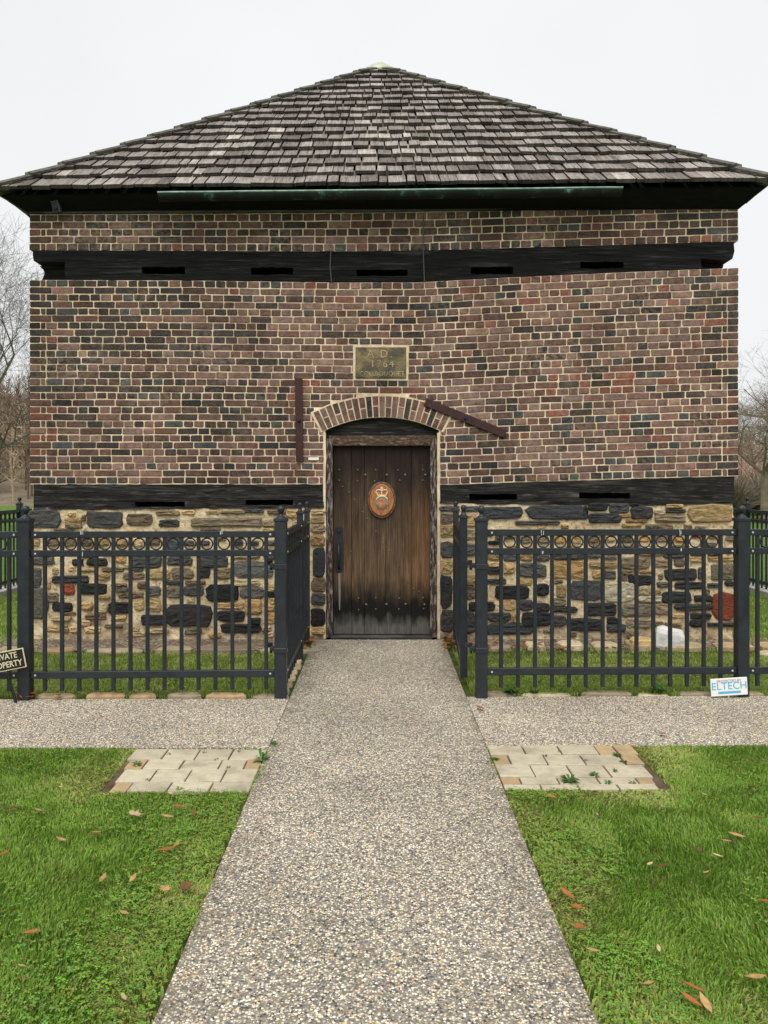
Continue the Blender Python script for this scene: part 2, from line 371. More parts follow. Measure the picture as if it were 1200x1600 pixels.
gs = sheet('gravel_strip', [(-3.95,7.15),(PL-.1,7.2),(PL-.1,7.80),(-3.95,7.80)], -.006, 'gravel', .03)
gs = sheet('gravel_strip', [(PR+.1,7.25),(4.05,7.3),(4.05,7.80),(PR+.1,7.80)], -.006, 'gravel', .03)

# ------------------------------------------------------------------ paving patches of engraved pavers
pav_rects = []
def paving(rows, lo, hi, name_side):
    base = sheet('paving', [(lo[0]-.01, lo[1]), (hi[0]+.01, lo[1]), (hi[0]+.01, hi[1]), (lo[0]-.01, hi[1])], -.016, 'dirt', .05)
    pav_rects.append((lo[0], hi[0], lo[1], hi[1]))
    for y0, y1, xs, cols in rows:
        for (x0, x1), cc in zip(zip(xs, xs[1:]), cols):
            b = MB(); g = .0045; base_c = lin((196,186,162)) if cc == 'p' else lin((184,158,120))
            f = rng.uniform(.86, 1.06); zt = -.001+rng.uniform(-.003, .004); t = rng.uniform(-.003, .003)
            cxx, cyy = (x0+x1)/2, (y0+y1)/2
            M = Matrix.Translation((cxx, cyy, zt)) @ Matrix.Rotation(rng.uniform(-.018,.018), 4, 'Z') @ Matrix.Rotation(rng.uniform(-.014,.014), 4, 'X')
            b.bbox(M, (-(x1-x0)/2+g, -(y1-y0)/2+g, -.05), ((x1-x0)/2-g, (y1-y0)/2-g, 0), .003, tuple(x*f for x in base_c))
            b.build('paver', 'paver', base)
yL = [G(300, y).y for y in (1237, 1221, 1201, 1186, 1169.5)]
e = PL-.006
paving([(yL[0], yL[1], [e-.74, e-.645, e-.435, e-.215, e], 'oppp'), (yL[1], yL[2], [e-.755, e-.57, e-.375, e-.18, e], 'pppp'),
        (yL[2], yL[3], [e-.77, e-.665, e-.455, e-.235, e-.09, e], 'opppo'), (yL[3], yL[4], [e-.80, e-.60, e-.405, e-.205, e], 'pppp')],
       (e-.80, yL[0]), (e, yL[4]), 'left')
yR = [G(900, y).y for y in (1233, 1224, 1213.5, 1194, 1178, 1163.5)]
e = PR+.006
paving([(yR[0], yR[1], [e, e+.20, e+.40, e+.61, e+.82], 'pppp'), (yR[1], yR[2], [e, e+.105, e+.31, e+.53, e+.74, e+.83], 'opppo'),
        (yR[2], yR[3], [e, e+.20, e+.41, e+.62, e+.85], 'pppp'), (yR[3], yR[4], [e, e+.10, e+.31, e+.53, e+.76, e+.87], 'opppo'),
        (yR[4], yR[5], [e, e+.215, e+.43, e+.655, e+.77, e+.89], 'pppoo')], (e, yR[0]), (e+.89, yR[5]), 'right')

# ------------------------------------------------------------------ the block house
house = thing('block_house', 'square brick block house with shingled pyramid roof on a rubble stone base', 'building', (WX(600), D, 0))
XL, XR = WX(46), WX(1154); DEPTH = 5.6
top_main = [(46,437),(300,438),(520,441),(650,441),(800,433),(1000,424),(1154,418)]
bot_main = [(46,756),(500,756),(690,757),(800,753),(1000,747),(1154,743)]
top_up = [(46,324),(350,323),(640,320),(900,314),(1154,307)]
bot_up = [(46,391),(515,393),(660,391.5),(850,386),(1154,377)]
def wav(x, y): return .9*noise.noise((x*.012, y*.02, 3.1))+.5*noise.noise((x*.04, y*.05, 9))
def strip(b, x0, x1, tf, bf, y0, y1, n=14):
    xs = [x0+(x1-x0)*i/n for i in range(n+1)]; k = len(b.v)
    for x in xs:
        for py, Y in ((tf(x), y0), (bf(x), y0), (bf(x), y1), (tf(x), y1)): b.v.append((WX(x), Y, WZ(py)))
    for i in range(n):
        a = k+4*i
        for j in range(4): b.face((a+j, a+(j+1) % 4, a+4+(j+1) % 4, a+4+j))
    b.face((k+3, k+2, k+1, k)); e = k+4*n; b.face((e, e+1, e+2, e+3))
YM = D+.004     # mortar face
DX0, DX1 = 508, 686
wallb = MB()
strip(wallb, 47, 1153, lambda x: pl(x, top_up), lambda x: pl(x, bot_up)-.4, YM, D+DEPTH)
tm = lambda x: pl(x, top_main)+.3; bm_ = lambda x: pl(x, bot_main)+1
strip(wallb, 47, DX0, tm, bm_, YM, D+.2); strip(wallb, DX1, 1153, tm, bm_, YM, D+.2)
strip(wallb, DX0, DX1, tm, lambda x: 651, YM, D+.2)
wallb.box((WX(47), D+.2, WZ(757)), (WX(1153), D+DEPTH, WZ(441)))
brick_wall = wallb.build('brick_wall', 'mortar', house)

PAL = {k: lin(v) for k, v in dict(mauve=(138,108,98), brown=(113,85,76), dark=(72,63,59), dbrown=(92,70,63), blue=(80,84,83), slate=(57,59,60),
        red=(142,92,79), orange=(198,100,62), pale=(154,126,113), drk=(50,46,45)).items()}
def bcol(px, py, header):
    r = rng.random
    wt = dict(mauve=.16, brown=.30, dark=.20, dbrown=.28, slate=.03, blue=.01, red=.006, pale=.005)
    if px > 430: wt.update(mauve=.33, brown=.34, dark=.09, dbrown=.14, pale=.06, red=.03)
    if px > 780: wt.update(mauve=.36, brown=.38, dark=.075, dbrown=.13, pale=.05, red=.03)
    if header: wt['slate'] += .08; wt['blue'] += .06
    if header and (int((py-437)/11) in (4, 19, 21, 23, 25, 27)): wt['blue'] += .28; wt['slate'] += .15
    if px > 1085: wt.update(dark=.38, drk=.12, red=.07, mauve=.10, brown=.24, blue=.02)
    if px < 82 and py > 635: wt.update(red=.5)
    if 60 < px < 330 and 440 < py < 560: wt['dark'] += .25; wt['drk'] = .1
    if 905 < px < 1000 and 570 < py < 615: wt.update(red=1.4)
    if py < 395: wt.update(mauve=.08, pale=.01, dbrown=.45, dark=.25)  # upper band: dark bricks, with eave shade put into their colour
    if py < 395 and 517 < px < 662: wt.update(red=.14, pale=.18, mauve=.30)
    if 430 < px < 690 and 585 < py < 620: wt.update(red=.22, orange=.01)
    nn = noise.noise((px*.007, py*.012, 15)); wt['dark'] *= 1+max(0, nn)*3.5; wt['drk'] = wt.get('drk', 0)+max(0, nn)*.25; wt['mauve'] *= 1+max(0, -nn)*2
    if px < 420 and py < 600: wt['dark'] *= 1.5; wt['dbrown'] *= 1.2
    if px > 800: wt['red'] += .03
    if noise.noise((px*.011, py*.02, 5)) > .25: wt['mauve'] += .25; wt['pale'] = wt.get('pale', 0)+.06
    k = rng.choices(list(wt), list(wt.values()))[0]
    c = PAL[k]; f = rng.uniform(.80, 1.2); h = rng.uniform(-.06, .06)
    return (c[0]*f*(1+h), c[1]*f, c[2]*f*(1-h))
def brick_shape(b, u0, u1, y0, y1, mp, c, fine=True):
    g = .80
    u0 += g+rng.uniform(-.3,.4); u1 -= g+rng.uniform(-.3,.4); t0 = y0+g+rng.uniform(-.15,.25); t1 = y1-g-rng.uniform(-.15,.25)
    ch = lambda: rng.choice((rng.uniform(.35, 1.0), rng.uniform(.5, 1.9)))
    tilt = rng.uniform(-.2, .2); o = rng.uniform(.003, .008)
    a, bb, cc, dd = ch(), ch(), ch(), ch()
    pts = [(u0+a, t0-tilt), (u1-bb, t0+tilt), (u1, t0+bb+tilt), (u1, t1-cc+tilt), (u1-cc, t1+tilt), (u0+dd, t1-tilt), (u0, t1-dd-tilt), (u0, t0+a-tilt)]
    pts = [(x+rng.uniform(-.3,.3), y+rng.uniform(-.24,.24)) for x, y in pts]
    cu, cy_ = (u0+u1)/2, (t0+t1)/2; n0 = len(b.v)
    rings = [(1, -.012), (1, o-.0025)] + ([(None, o)] if fine else [])
    for k, out in rings:
        for x, y in pts:
            if k is None: x = cu+(x-cu)*(1-1.0/max(4, (u1-u0)/2)); y = cy_+(y-cy_)*(1-1.0/max(3, (t1-t0)/2)); 
            b.v.append(mp(x, y, out+(rng.uniform(-.001,.001) if k is None else 0)))
    nr = len(rings)
    for k in range(nr-1):
        for i in range(8):
            j = (i+1) % 8; b.face((n0+k*8+i, n0+k*8+8+i, n0+k*8+8+j, n0+k*8+j), c)
    b.face([n0+(nr-1)*8+i for i in range(7, -1, -1)], c)
def front_map(x, y, out): 
    return (WX(x), D+.006-out-.002, WZ(y+wav(x, y)*.5))
ACX, ACY, RI, RO = 597, 856, 204, 237.5
def blocked(u0, u1, ym):
    """what is left of a brick (list of intervals) after door, arch, tablet"""
    iv = [(u0, u1)]
    def cut(a, b):
        nonlocal iv; out = []
        for p, q in iv:
            if q <= a or p >= b: out.append((p, q)); continue
            if p < a: out.append((p, a))
            if q > b: out.append((b, q))
        iv = out
    if ym > 655: cut(DX0-1, DX1+1)
    if abs(ym-ACY) < RO+4:
        h = math.sqrt(max(0, (RO+1.5)**2-(ym-ACY)**2)); lim = 110 if ym < 646 else 110-(ym-646)*.66
        if ym < 676: cut(ACX-min(h, lim), ACX+min(h, lim))
        elif ym < 655+20: pass
    if 541 < ym < 594: cut(553.5, 636.5)
    return [(a, b) for a, b in iv if b-a > 3.2]
front = []
def course(header, ya, yb, xr0, xr1, phase):
    """ya, yb: functions of x"""
    x = xr0; items = []
    if header: items += [17.2, 8.6]
    else: items += [34.3] if rng.random() < .6 else [34.3-8, 17]
    pitch = 17.25 if header else 34.4
    while sum(items) < (xr1-xr0)-30-(0 if header else 20):
        r = rng.random()
        if header: items.append(rng.uniform(15.2, 19.2) if r > .07 else rng.uniform(24, 34))
        else: items.append(rng.uniform(31.5, 36.5) if r > .10 else rng.uniform(15.5, 20))
    items += [8.6, 17.2] if header else [rng.choice([17.2, 26, 34])]
    k = (xr1-xr0)/sum(items)
    for wd in items:
        wd *= k
        ym = (ya(x+wd/2)+yb(x+wd/2))/2
        for a, b in blocked(x, x+wd, ym):
            front.append((a, b, ya, yb, header or (b-a) < 22, ym))
        x += wd
N_MAIN = 29
for i in range(N_MAIN):
    ya = lambda x, i=i: pl(x, top_main)+(pl(x, bot_main)-pl(x, top_main))*i/N_MAIN
    yb = lambda x, i=i: pl(x, top_main)+(pl(x, bot_main)-pl(x, top_main))*(i+1)/N_MAIN
    course(i % 2 == 0, ya, yb, 46, 1154, i)
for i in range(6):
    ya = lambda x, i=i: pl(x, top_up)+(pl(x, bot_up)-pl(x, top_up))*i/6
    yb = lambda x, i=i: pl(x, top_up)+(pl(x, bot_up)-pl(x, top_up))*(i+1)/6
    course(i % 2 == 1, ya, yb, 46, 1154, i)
order = sorted(range(len(front)), key=lambda i: -(front[i][1]-front[i][0]) if front[i][5] > 336 else 0)
single = set(order[:300])
rest = MB()
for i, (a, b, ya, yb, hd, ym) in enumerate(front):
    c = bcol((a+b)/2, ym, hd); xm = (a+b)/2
    if abs(ym-575) < 5.5 and 148 < xm < 162: c = PAL['orange']
    if abs(ym-619) < 5.5 and 194 < xm < 206: c = PAL['orange']
    y0, y1 = ya(xm), yb(xm); sl_ = (ya(b)-ya(a))
    mp = (lambda x, y, out, xm=xm, sl_=sl_, wd=b-a: front_map(x, y+sl_*(x-xm)/wd, out))
    t = MB() if i in single else rest
    brick_shape(t, a, b, y0, y1, mp, c)
    if i in single: t.build('brick', 'brick', brick_wall)
# side walls, same bonding
def side_bricks(mp, tops, ulen):
    for (ta, tb, n, par) in tops:
        for i in range(n):
            y0 = ta+(tb-ta)*i/n; y1 = ta+(tb-ta)*(i+1)/n; header = (i % 2 == par); x = 0
            while x < ulen-6:
                wd = min(rng.uniform(15.5, 19) if header else rng.uniform(31.5, 36.5), ulen-x)
                if ulen-(x+wd) < 8: wd = ulen-x
                brick_shape(rest, x, x+wd, y0, y1, mp, bcol(100+x, (y0+y1)/2, header), False); x += wd
ul = DEPTH*S
side_bricks(lambda x, y, out: (XL+.004-out, D+x/S, WZ(y)), [(437,756,29,1),(324,391,6,0)], ul)
side_bricks(lambda x, y, out: (XR-.004+out, D+DEPTH-x/S, WZ(y)), [(418,743,29,1),(307,377,6,0)], ul)
r_ = rest.build('brick_coursing', 'brick', brick_wall); r_['kind'] = 'stuff'
# arch of voussoirs
def arc(r, a): return (ACX+r*math.sin(a), ACY-r*math.cos(a))
A1 = math.asin(90/RI)*1.04
am = MB(); n = 24; k0 = len(am.v)
for i in range(n+1):
    a = -A1-.012+(2*A1+.024)*i/n
    for r, Y in ((RI, D-.003), (RO+1.6, D-.003), (RO+2.5, D+.12), (RI, D+.12)):
        x, y = arc(r, a); am.v.append((WX(x), Y, WZ(y)))
for i in range(n):
    for j in range(4): am.face((k0+4*i+j, k0+4*i+(j+1) % 4, k0+4*i+4+(j+1) % 4, k0+4*i+4+j))
am.face((0,1,2,3)); am.face((4*n+3,4*n+2,4*n+1,4*n))
arch = am.build('door_arch', 'mortar', house)
NV = 21
for i in range(NV):
    a0 = -A1+2*A1*i/NV; a1 = -A1+2*A1*(i+1)/NV
    cuts = [(RI, RO)] if i % 2 == 0 else ([(RI, RI+15.5), (RI+15.5, RO)] if (i//2) % 2 else [(RI, RI+18), (RI+18, RO)])
    for r0, r1 in cuts:
        t = MB(); am_ = (a0+a1)/2
        mp = lambda x, y, out: (lambda r, a: (WX(arc(r, a)[0]), D-.002-out, WZ(arc(r, a)[1])))(r0+(r1-r0)*(x/34.0), am_+(y/220.0))
        hw = (a1-a0)*110
        # brick lies along the radius
        c = bcol(700, 600, rng.random() < .3)
        b_ = t; g = .8; n0 = 0
        pts = [(r0+g+.2, a0+.0044), (r1-g, a0+.0044), (r1-g, a1-.0044), (r0+g+.2, a1-.0044)]
        ring0 = []; 
        for out in (-.10, .006):
            for r, a in pts:
                r += rng.uniform(-.4,.4); a += rng.uniform(-.0012,.0012); x, y = arc(r, a); b_.v.append((WX(x), D-out, WZ(y)))
        for f in ((0,1,5,4),(1,2,6,5),(2,3,7,6),(3,0,4,7),(4,5,6,7)): b_.face(f, c)
        t.build('arch_brick', 'brick', arch)

# ---- timber bands with gun loops
def beam(name, x0, x1, tf, bf, slots, mat, yf, amp, dark_end):
    b = MB(); xs = set([x0, x1]); x = x0
    while x < x1: xs.add(x); x += 5
    for s in slots: xs.add(s[0]); xs.add(s[1])
    xs = sorted(xs); lev = 7
    def rows(x):
        t, bt = tf(x), bf(x); s0 = s1 = None
        st, sb = .60, .84
        for s in slots:
            if s[0]-30 < x < s[1]+30: st = (s[2]-t)/(bt-t); sb = (s[3]-t)/(bt-t)
        fr = [0, st*.5, st, sb, (1+sb)/2, 1]
        return [t+(bt-t)*f for f in fr]
    nx, nz = len(xs), 6
    def pt(i, j, y): 
        x = xs[i]; py = rows(x)[j]; e = (1.2*noise.noise((x*.06, j*3.3, 1))+.7*noise.noise((x*.3, j*3.3, 1))) if j in (0, nz-1) else .8*noise.noise((x*.09, j*5.1, 1))+.8*noise.noise((x*.4, j*2.1, 1))
        if i in (0, nx-1): x = x+2.2*noise.noise((j*1.7, x, 2))
        return (WX(x), y-(amp*noise.noise((x*.035, py*.11, 4)) if y < D+.1 else 0), WZ(py+e))
    def inslot(i, j):
        if j != 2: return False
        xm = (xs[i]+xs[i+1])/2
        return any(s[0] < xm < s[1] for s in slots)
    idx = {}
    def v(i, j, y):
        k = (i, j, y)
        if k not in idx: idx[k] = len(b.v); b.v.append(pt(i, j, y))
        return idx[k]
    yb = D+.35
    for i in range(nx-1):
        for j in range(nz-1):
            if inslot(i, j):
                b.face((v(i,j,yb), v(i,j+1,yb), v(i+1,j+1,yb), v(i+1,j,yb)))
                b.face((v(i,j,yf), v(i,j,yb), v(i+1,j,yb), v(i+1,j,yf))); b.face((v(i,j+1,yb), v(i,j+1,yf), v(i+1,j+1,yf), v(i+1,j+1,yb)))
                if not inslot(i-1, j): b.face((v(i,j,yf), v(i,j+1,yf), v(i,j+1,yb), v(i,j,yb)))
                if not inslot(i+1, j): b.face((v(i+1,j,yb), v(i+1,j+1,yb), v(i+1,j+1,yf), v(i+1,j,yf)))
            else: b.face((v(i,j,yf), v(i,j+1,yf), v(i+1,j+1,yf), v(i+1,j,yf)))
        b.face((v(i,0,yb), v(i,0,yf), v(i+1,0,yf), v(i+1,0,yb))); b.face((v(i,nz-1,yf), v(i,nz-1,yb), v(i+1,nz-1,yb), v(i+1,nz-1,yf)))
    for j in range(nz-1):
        b.face((v(0,j,yb), v(0,j+1,yb), v(0,j+1,yf), v(0,j,yf))); b.face((v(nx-1,j,yf), v(nx-1,j+1,yf), v(nx-1,j+1,yb), v(nx-1,j,yb)))
    return b.build(name, mat, house)
ut = lambda x: pl(x, bot_up)-.2; ub = lambda x: pl(x, top_main)-.2
upper_slots = [(221,289,417,428),(392,458,418,429),(557,637,421,431),(736,802,417,428),(907,975,409,419)]
beam('timber_beam', 101, 1096, ut, ub, upper_slots, 'black_beam', D+.004, .012, True)
# rotten beam ends (shorter, deeply recessed joint)
def chunk(pts, y0, y1, mat, name, parent):
    b = MB(); n = len(pts); j = [(rng.uniform(-.4,.4), rng.uniform(-.4,.4)) for _ in pts]
    b.add([(WX(x+a), y0, WZ(y+c)) for (x, y), (a, c) in zip(pts, j)]+[(WX(x+a), y1, WZ(y+c)) for (x, y), (a, c) in zip(pts, j)],
          [tuple(range(n))[::-1], tuple(range(n, 2*n))]+[(i, (i+1) % n, n+(i+1) % n, n+i) for i in range(n)])
    return b.build(name, mat, parent)
chunk([(51,391),(101,391),(101,408),(60,409),(52,407),(51,398)], D+.006, D+.6, 'black_beam', 'beam_end', house)
chunk([(52,409.5),(58,415),(60,420),(58,426),(55,434),(101,434),(101,409.5)], D+.14, D+.6, 'black_beam', 'beam_end', house)
chunk([(1096,379),(1147,378),(1148,392),(1145,404),(1139,408),(1096,403)], D+.006, D+.6, 'black_beam', 'beam_end', house)
chunk([(1096,403.5),(1139,408.5),(1137,416),(1145,414),(1146,418),(1096,419)], D+.12, D+.6, 'black_beam', 'beam_end', house)
for xs_, yt, yb_ in ((WX(53), 391, 436), (WX(1147), 377, 417)):       # side timbers
    b = MB(); sgn = 1 if xs_ < 0 else -1
    b.box((min(xs_, xs_+sgn*.25), D+.62, WZ(yb_)), (max(xs_, xs_+sgn*.25), D+DEPTH, WZ(yt))); b.build('timber_beam', 'black_beam', house)
lt = lambda x: pl(x, bot_main)+.6
lbl = [(46,796),(300,795),(506,794)]; lbr = [(688,786),(800,788),(1000,790),(1150,787)]
lbm_l = beam('timber_beam', 53, 506, lambda x: pl(x, bot_main)+.8, lambda x: pl(x, lbl), [(211,289,784,792),(384,458,781,789)], 'black_timber', D-.006, .022, True)
beam('timber_beam', 688, 1147, lambda x: pl(x, bot_main)+.8, lambda x: pl(x, lbr), [(733,808,772,781),(905,984,770,779)], 'black_timber', D-.006, .022, True)
for xs_, yt, yb_ in ((WX(53), 757, 796), (WX(1147), 744, 787)):
    b = MB(); sgn = 1 if xs_ < 0 else -1
    b.box((min(xs_, xs_+sgn*.25), D+.36, WZ(yb_)), (max(xs_, xs_+sgn*.25), D+DEPTH, WZ(yt))); b.build('timber_beam', 'black_timber', house)
core = MB(); core.box((XL+.2, D+.6, .1), (XR-.2, D+DEPTH-.2, WZ(310))); core.build('inner_wall', 'dark_core', house)
for px, y0, y1 in ((516, 392, 441), (661, 336, 441)):          # thin conduits down the upper timber
    b = MB(); b.tube([(WX(px+1), D-.014, WZ(y0)), (WX(px), D-.012, WZ((y0+y1)/2)), (WX(px+2), D-.012, WZ(y1))], .0055, 6); b.build('conduit', 'cable', house)

# ---- rubble foundation
fb = MB()
def fgrid(x0, x1, y0, y1):
    nx = max(2, int((x1-x0)/6)); ny = max(2, int((y1-y0)/6)); k = len(fb.v)
    for j in range(ny+1):
        for i in range(nx+1):
            x = x0+(x1-x0)*i/nx; y = y0+(y1-y0)*j/ny; e = 3*noise.noise((y*.05, 7, x0)) if i in (0, nx) and x in (50, 1146) else 0
            fb.v.append((WX(x+e), D+.008-.012*noise.noise((x*.06, y*.06, 2))-.008*noise.noise((x*.2, y*.2, 6)), WZ(y)))
    for j in range(ny):
        for i in range(nx):
            a = k+j*(nx+1)+i; fb.face((a, a+nx+1, a+nx+2, a+1))
fgrid(50, DX0, 793.5, 1004); fgrid(DX1, 1146, 785.5, 1004)
fb.box((WX(53), D+.03, -.1), (WX(DX0), D+.30, WZ(794))); fb.box((WX(DX1), D+.03, -.1), (WX(1143), D+.30, WZ(786)))
fb.box((WX(53), D+.38, -.1), (WX(1143), D+DEPTH, WZ(788)))
found = fb.build('foundation_wall', 'rubble_mortar', house)
SC = dict(K=(62,62,62), G=(98,98,95), T=(204,180,138), O=(188,158,110), B=(138,123,100), R=(142,74,52), W=(182,174,150))
crops = [((30,780), [(60,80,300,215,'G'),(510,95,780,215,'G'),(345,140,465,180,'O'),(350,182,465,215,'B'),(365,100,420,130,'T'),(470,120,500,165,'B'),(810,110,990,195,'B'),(1050,155,1200,205,'G'),(1030,85,1200,120,'B'),
 (90,270,150,350,'T'),(215,275,290,350,'B'),(340,280,420,350,'B'),(470,280,545,350,'B'),(590,280,670,345,'O'),(720,290,800,350,'O'),(850,290,925,350,'T'),(970,275,1055,345,'B'),(1095,280,1215,400,'G'),
 (95,415,260,490,'G'),(85,520,165,660,'G'),(85,670,215,890,'G'),(400,450,480,500,'K'),(510,445,655,500,'K'),(470,410,560,440,'G'),(250,515,295,560,'O'),(250,575,520,628,'K'),(330,640,410,712,'R'),(465,635,655,710,'K'),(205,615,235,670,'O'),(215,700,290,770,'B'),(255,775,395,840,'K'),(670,775,835,855,'K'),(330,845,420,868,'B'),(845,410,1060,510,'G'),(720,415,800,475,'O'),(590,555,680,605,'O'),(625,510,780,545,'B'),(850,515,930,540,'G'),(785,552,930,600,'B'),(970,525,1130,600,'O'),(720,630,805,655,'B'),(720,660,810,695,'B'),(750,700,930,740,'B'),(890,620,960,670,'B'),(970,655,1060,725,'G'),(590,720,680,745,'O'),(465,770,550,830,'O'),(970,745,1060,835,'O'),(865,745,935,830,'O'),(500,865,650,900,'B'),(915,870,1105,945,'K'),(570,780,660,850,'T'),(690,870,800,910,'O')]),
 ((260,780), [(190,140,715,205,'B'),(300,85,395,110,'O'),(410,85,590,108,'B'),(595,75,725,102,'G'),(760,80,890,110,'B'),(120,80,210,115,'T'),(720,155,810,205,'T'),(900,80,1000,140,'O'),(1085,80,1190,115,'T'),(1085,130,1185,180,'T'),(1085,190,1190,250,'T'),
 (130,310,205,350,'G'),(250,310,325,345,'G'),(490,310,575,345,'G'),(620,315,690,345,'G'),(735,310,815,350,'G'),(380,280,445,310,'O'),(500,265,570,300,'T'),(10,430,185,495,'G'),(240,425,460,510,'G'),(515,470,800,585,'G'),(730,405,815,450,'G'),(500,405,690,445,'T'),(40,515,195,595,'B'),(240,518,325,590,'K'),(365,515,490,595,'B'),(0,610,110,640,'G'),(0,655,110,735,'B'),(140,610,290,635,'B'),(135,650,275,722,'K'),(300,640,535,765,'K'),(555,660,730,740,'G'),(755,700,820,735,'K'),(780,742,820,790,'O'),(500,600,700,650,'T'),(740,620,815,690,'T'),
 (10,785,335,955,'K'),(380,840,580,915,'K'),(625,890,705,935,'K'),(410,938,700,1000,'K'),(365,775,580,820,'O'),(590,750,710,860,'O'),(740,795,820,840,'O'),(740,850,820,930,'O'),(1085,270,1190,350,'O'),(1100,365,1190,575,'K'),(1090,590,1190,690,'B'),(1090,710,1190,790,'K'),(1085,825,1190,945,'K'),(1090,960,1190,1010,'O'),(840,260,960,400,'O'),(840,420,980,520,'B'),(860,560,1000,640,'K'),(850,680,1040,770,'O'),(850,800,1030,880,'K'),(840,910,1000,1000,'B')]),
 ((680,770), [(35,100,180,140,'G'),(210,100,320,140,'G'),(360,105,650,190,'K'),(690,95,1140,195,'K'),(40,155,135,230,'B'),(40,240,135,330,'O'),(600,210,930,240,'G'),(150,155,305,250,'O'),(160,270,305,350,'T'),(450,310,500,350,'G'),(515,300,600,345,'B'),(640,310,715,375,'B'),(770,310,845,375,'B'),(895,310,970,375,'O'),(1020,310,1095,375,'O'),(400,360,480,388,'K'),
 (40,370,135,490,'G'),(40,510,135,600,'O'),(150,380,305,470,'G'),(395,440,480,505,'O'),(510,440,605,510,'G'),(635,445,730,510,'O'),(760,440,855,510,'G'),(885,435,1120,500,'G'),(395,560,480,610,'K'),(510,520,595,605,'O'),(400,520,480,555,'T'),(630,530,830,628,'G'),(885,510,1140,645,'O'),(395,645,530,685,'K'),(455,700,705,795,'K'),(635,640,725,690,'O'),(760,685,850,770,'K'),(910,690,980,780,'O'),(1015,660,1240,805,'K'),(40,615,125,865,'K'),(150,620,305,690,'O'),(150,740,305,800,'B'),(255,820,440,885,'K'),(510,800,600,880,'O'),(635,810,730,880,'K'),(760,830,855,890,'K'),(880,790,980,850,'B'),(885,853,1060,895,'K'),(395,900,560,965,'K'),(570,900,605,970,'O'),(660,900,860,1000,'K'),(865,920,980,1000,'K'),(1000,945,1260,1030,'K'),(40,880,140,1040,'K'),(150,890,305,1050,'K'),(395,980,730,1060,'K'),(310,400,390,500,'T'),(310,520,390,600,'B'),(310,620,390,700,'O'),(315,720,390,800,'O')]),
 ((910,770), [(0,105,40,190,'K'),(45,75,180,135,'K'),(205,80,345,150,'K'),(365,80,420,103,'K'),(365,107,520,195,'K'),(50,152,280,225,'K'),(255,158,362,185,'O'),(540,130,620,165,'T'),(625,85,750,115,'O'),(625,120,770,150,'G'),(540,170,770,220,'B'),(800,90,1125,215,'O'),(330,198,480,225,'O'),
 (45,290,125,370,'B'),(170,290,245,365,'O'),(300,285,375,370,'B'),(430,285,505,365,'O'),(555,285,640,365,'B'),(690,290,770,365,'O'),(820,285,900,335,'R'),(950,300,1020,340,'O'),(1075,270,1135,315,'T'),(1075,325,1140,360,'B'),
 (35,430,130,490,'G'),(165,430,260,465,'O'),(165,480,255,500,'G'),(420,430,605,470,'O'),(610,440,765,490,'G'),(810,430,910,470,'G'),(945,425,1025,470,'G'),(1075,420,1140,455,'T'),(810,480,900,520,'O'),(945,478,1130,510,'O'),(55,520,250,565,'O'),(290,485,505,570,'B'),(520,500,645,555,'B'),(690,500,765,550,'B'),(75,580,160,640,'O'),(165,585,250,645,'G'),(295,578,385,615,'B'),(430,580,515,605,'O'),(620,570,845,655,'K'),(870,560,905,645,'G'),(970,540,1140,650,'B'),(350,620,520,690,'K'),(290,625,335,655,'B'),(570,610,605,650,'B'),(165,670,390,815,'W'),(420,700,520,765,'T'),(420,772,590,820,'W'),(700,670,900,720,'K'),(560,670,640,710,'G'),(940,680,1040,710,'K'),(1070,665,1140,700,'K'),(600,740,810,820,'K'),(840,770,970,815,'K'),(975,750,1140,950,'R'),(20,825,250,920,'K'),(300,835,515,925,'B'),(545,830,645,910,'B'),(695,835,970,880,'K'),(815,905,960,945,'K'),(185,935,260,978,'K'),(185,982,320,1045,'K'),(330,950,515,1010,'B'),(810,960,905,1005,'K'),(940,975,1140,1005,'K')])]
occ = []
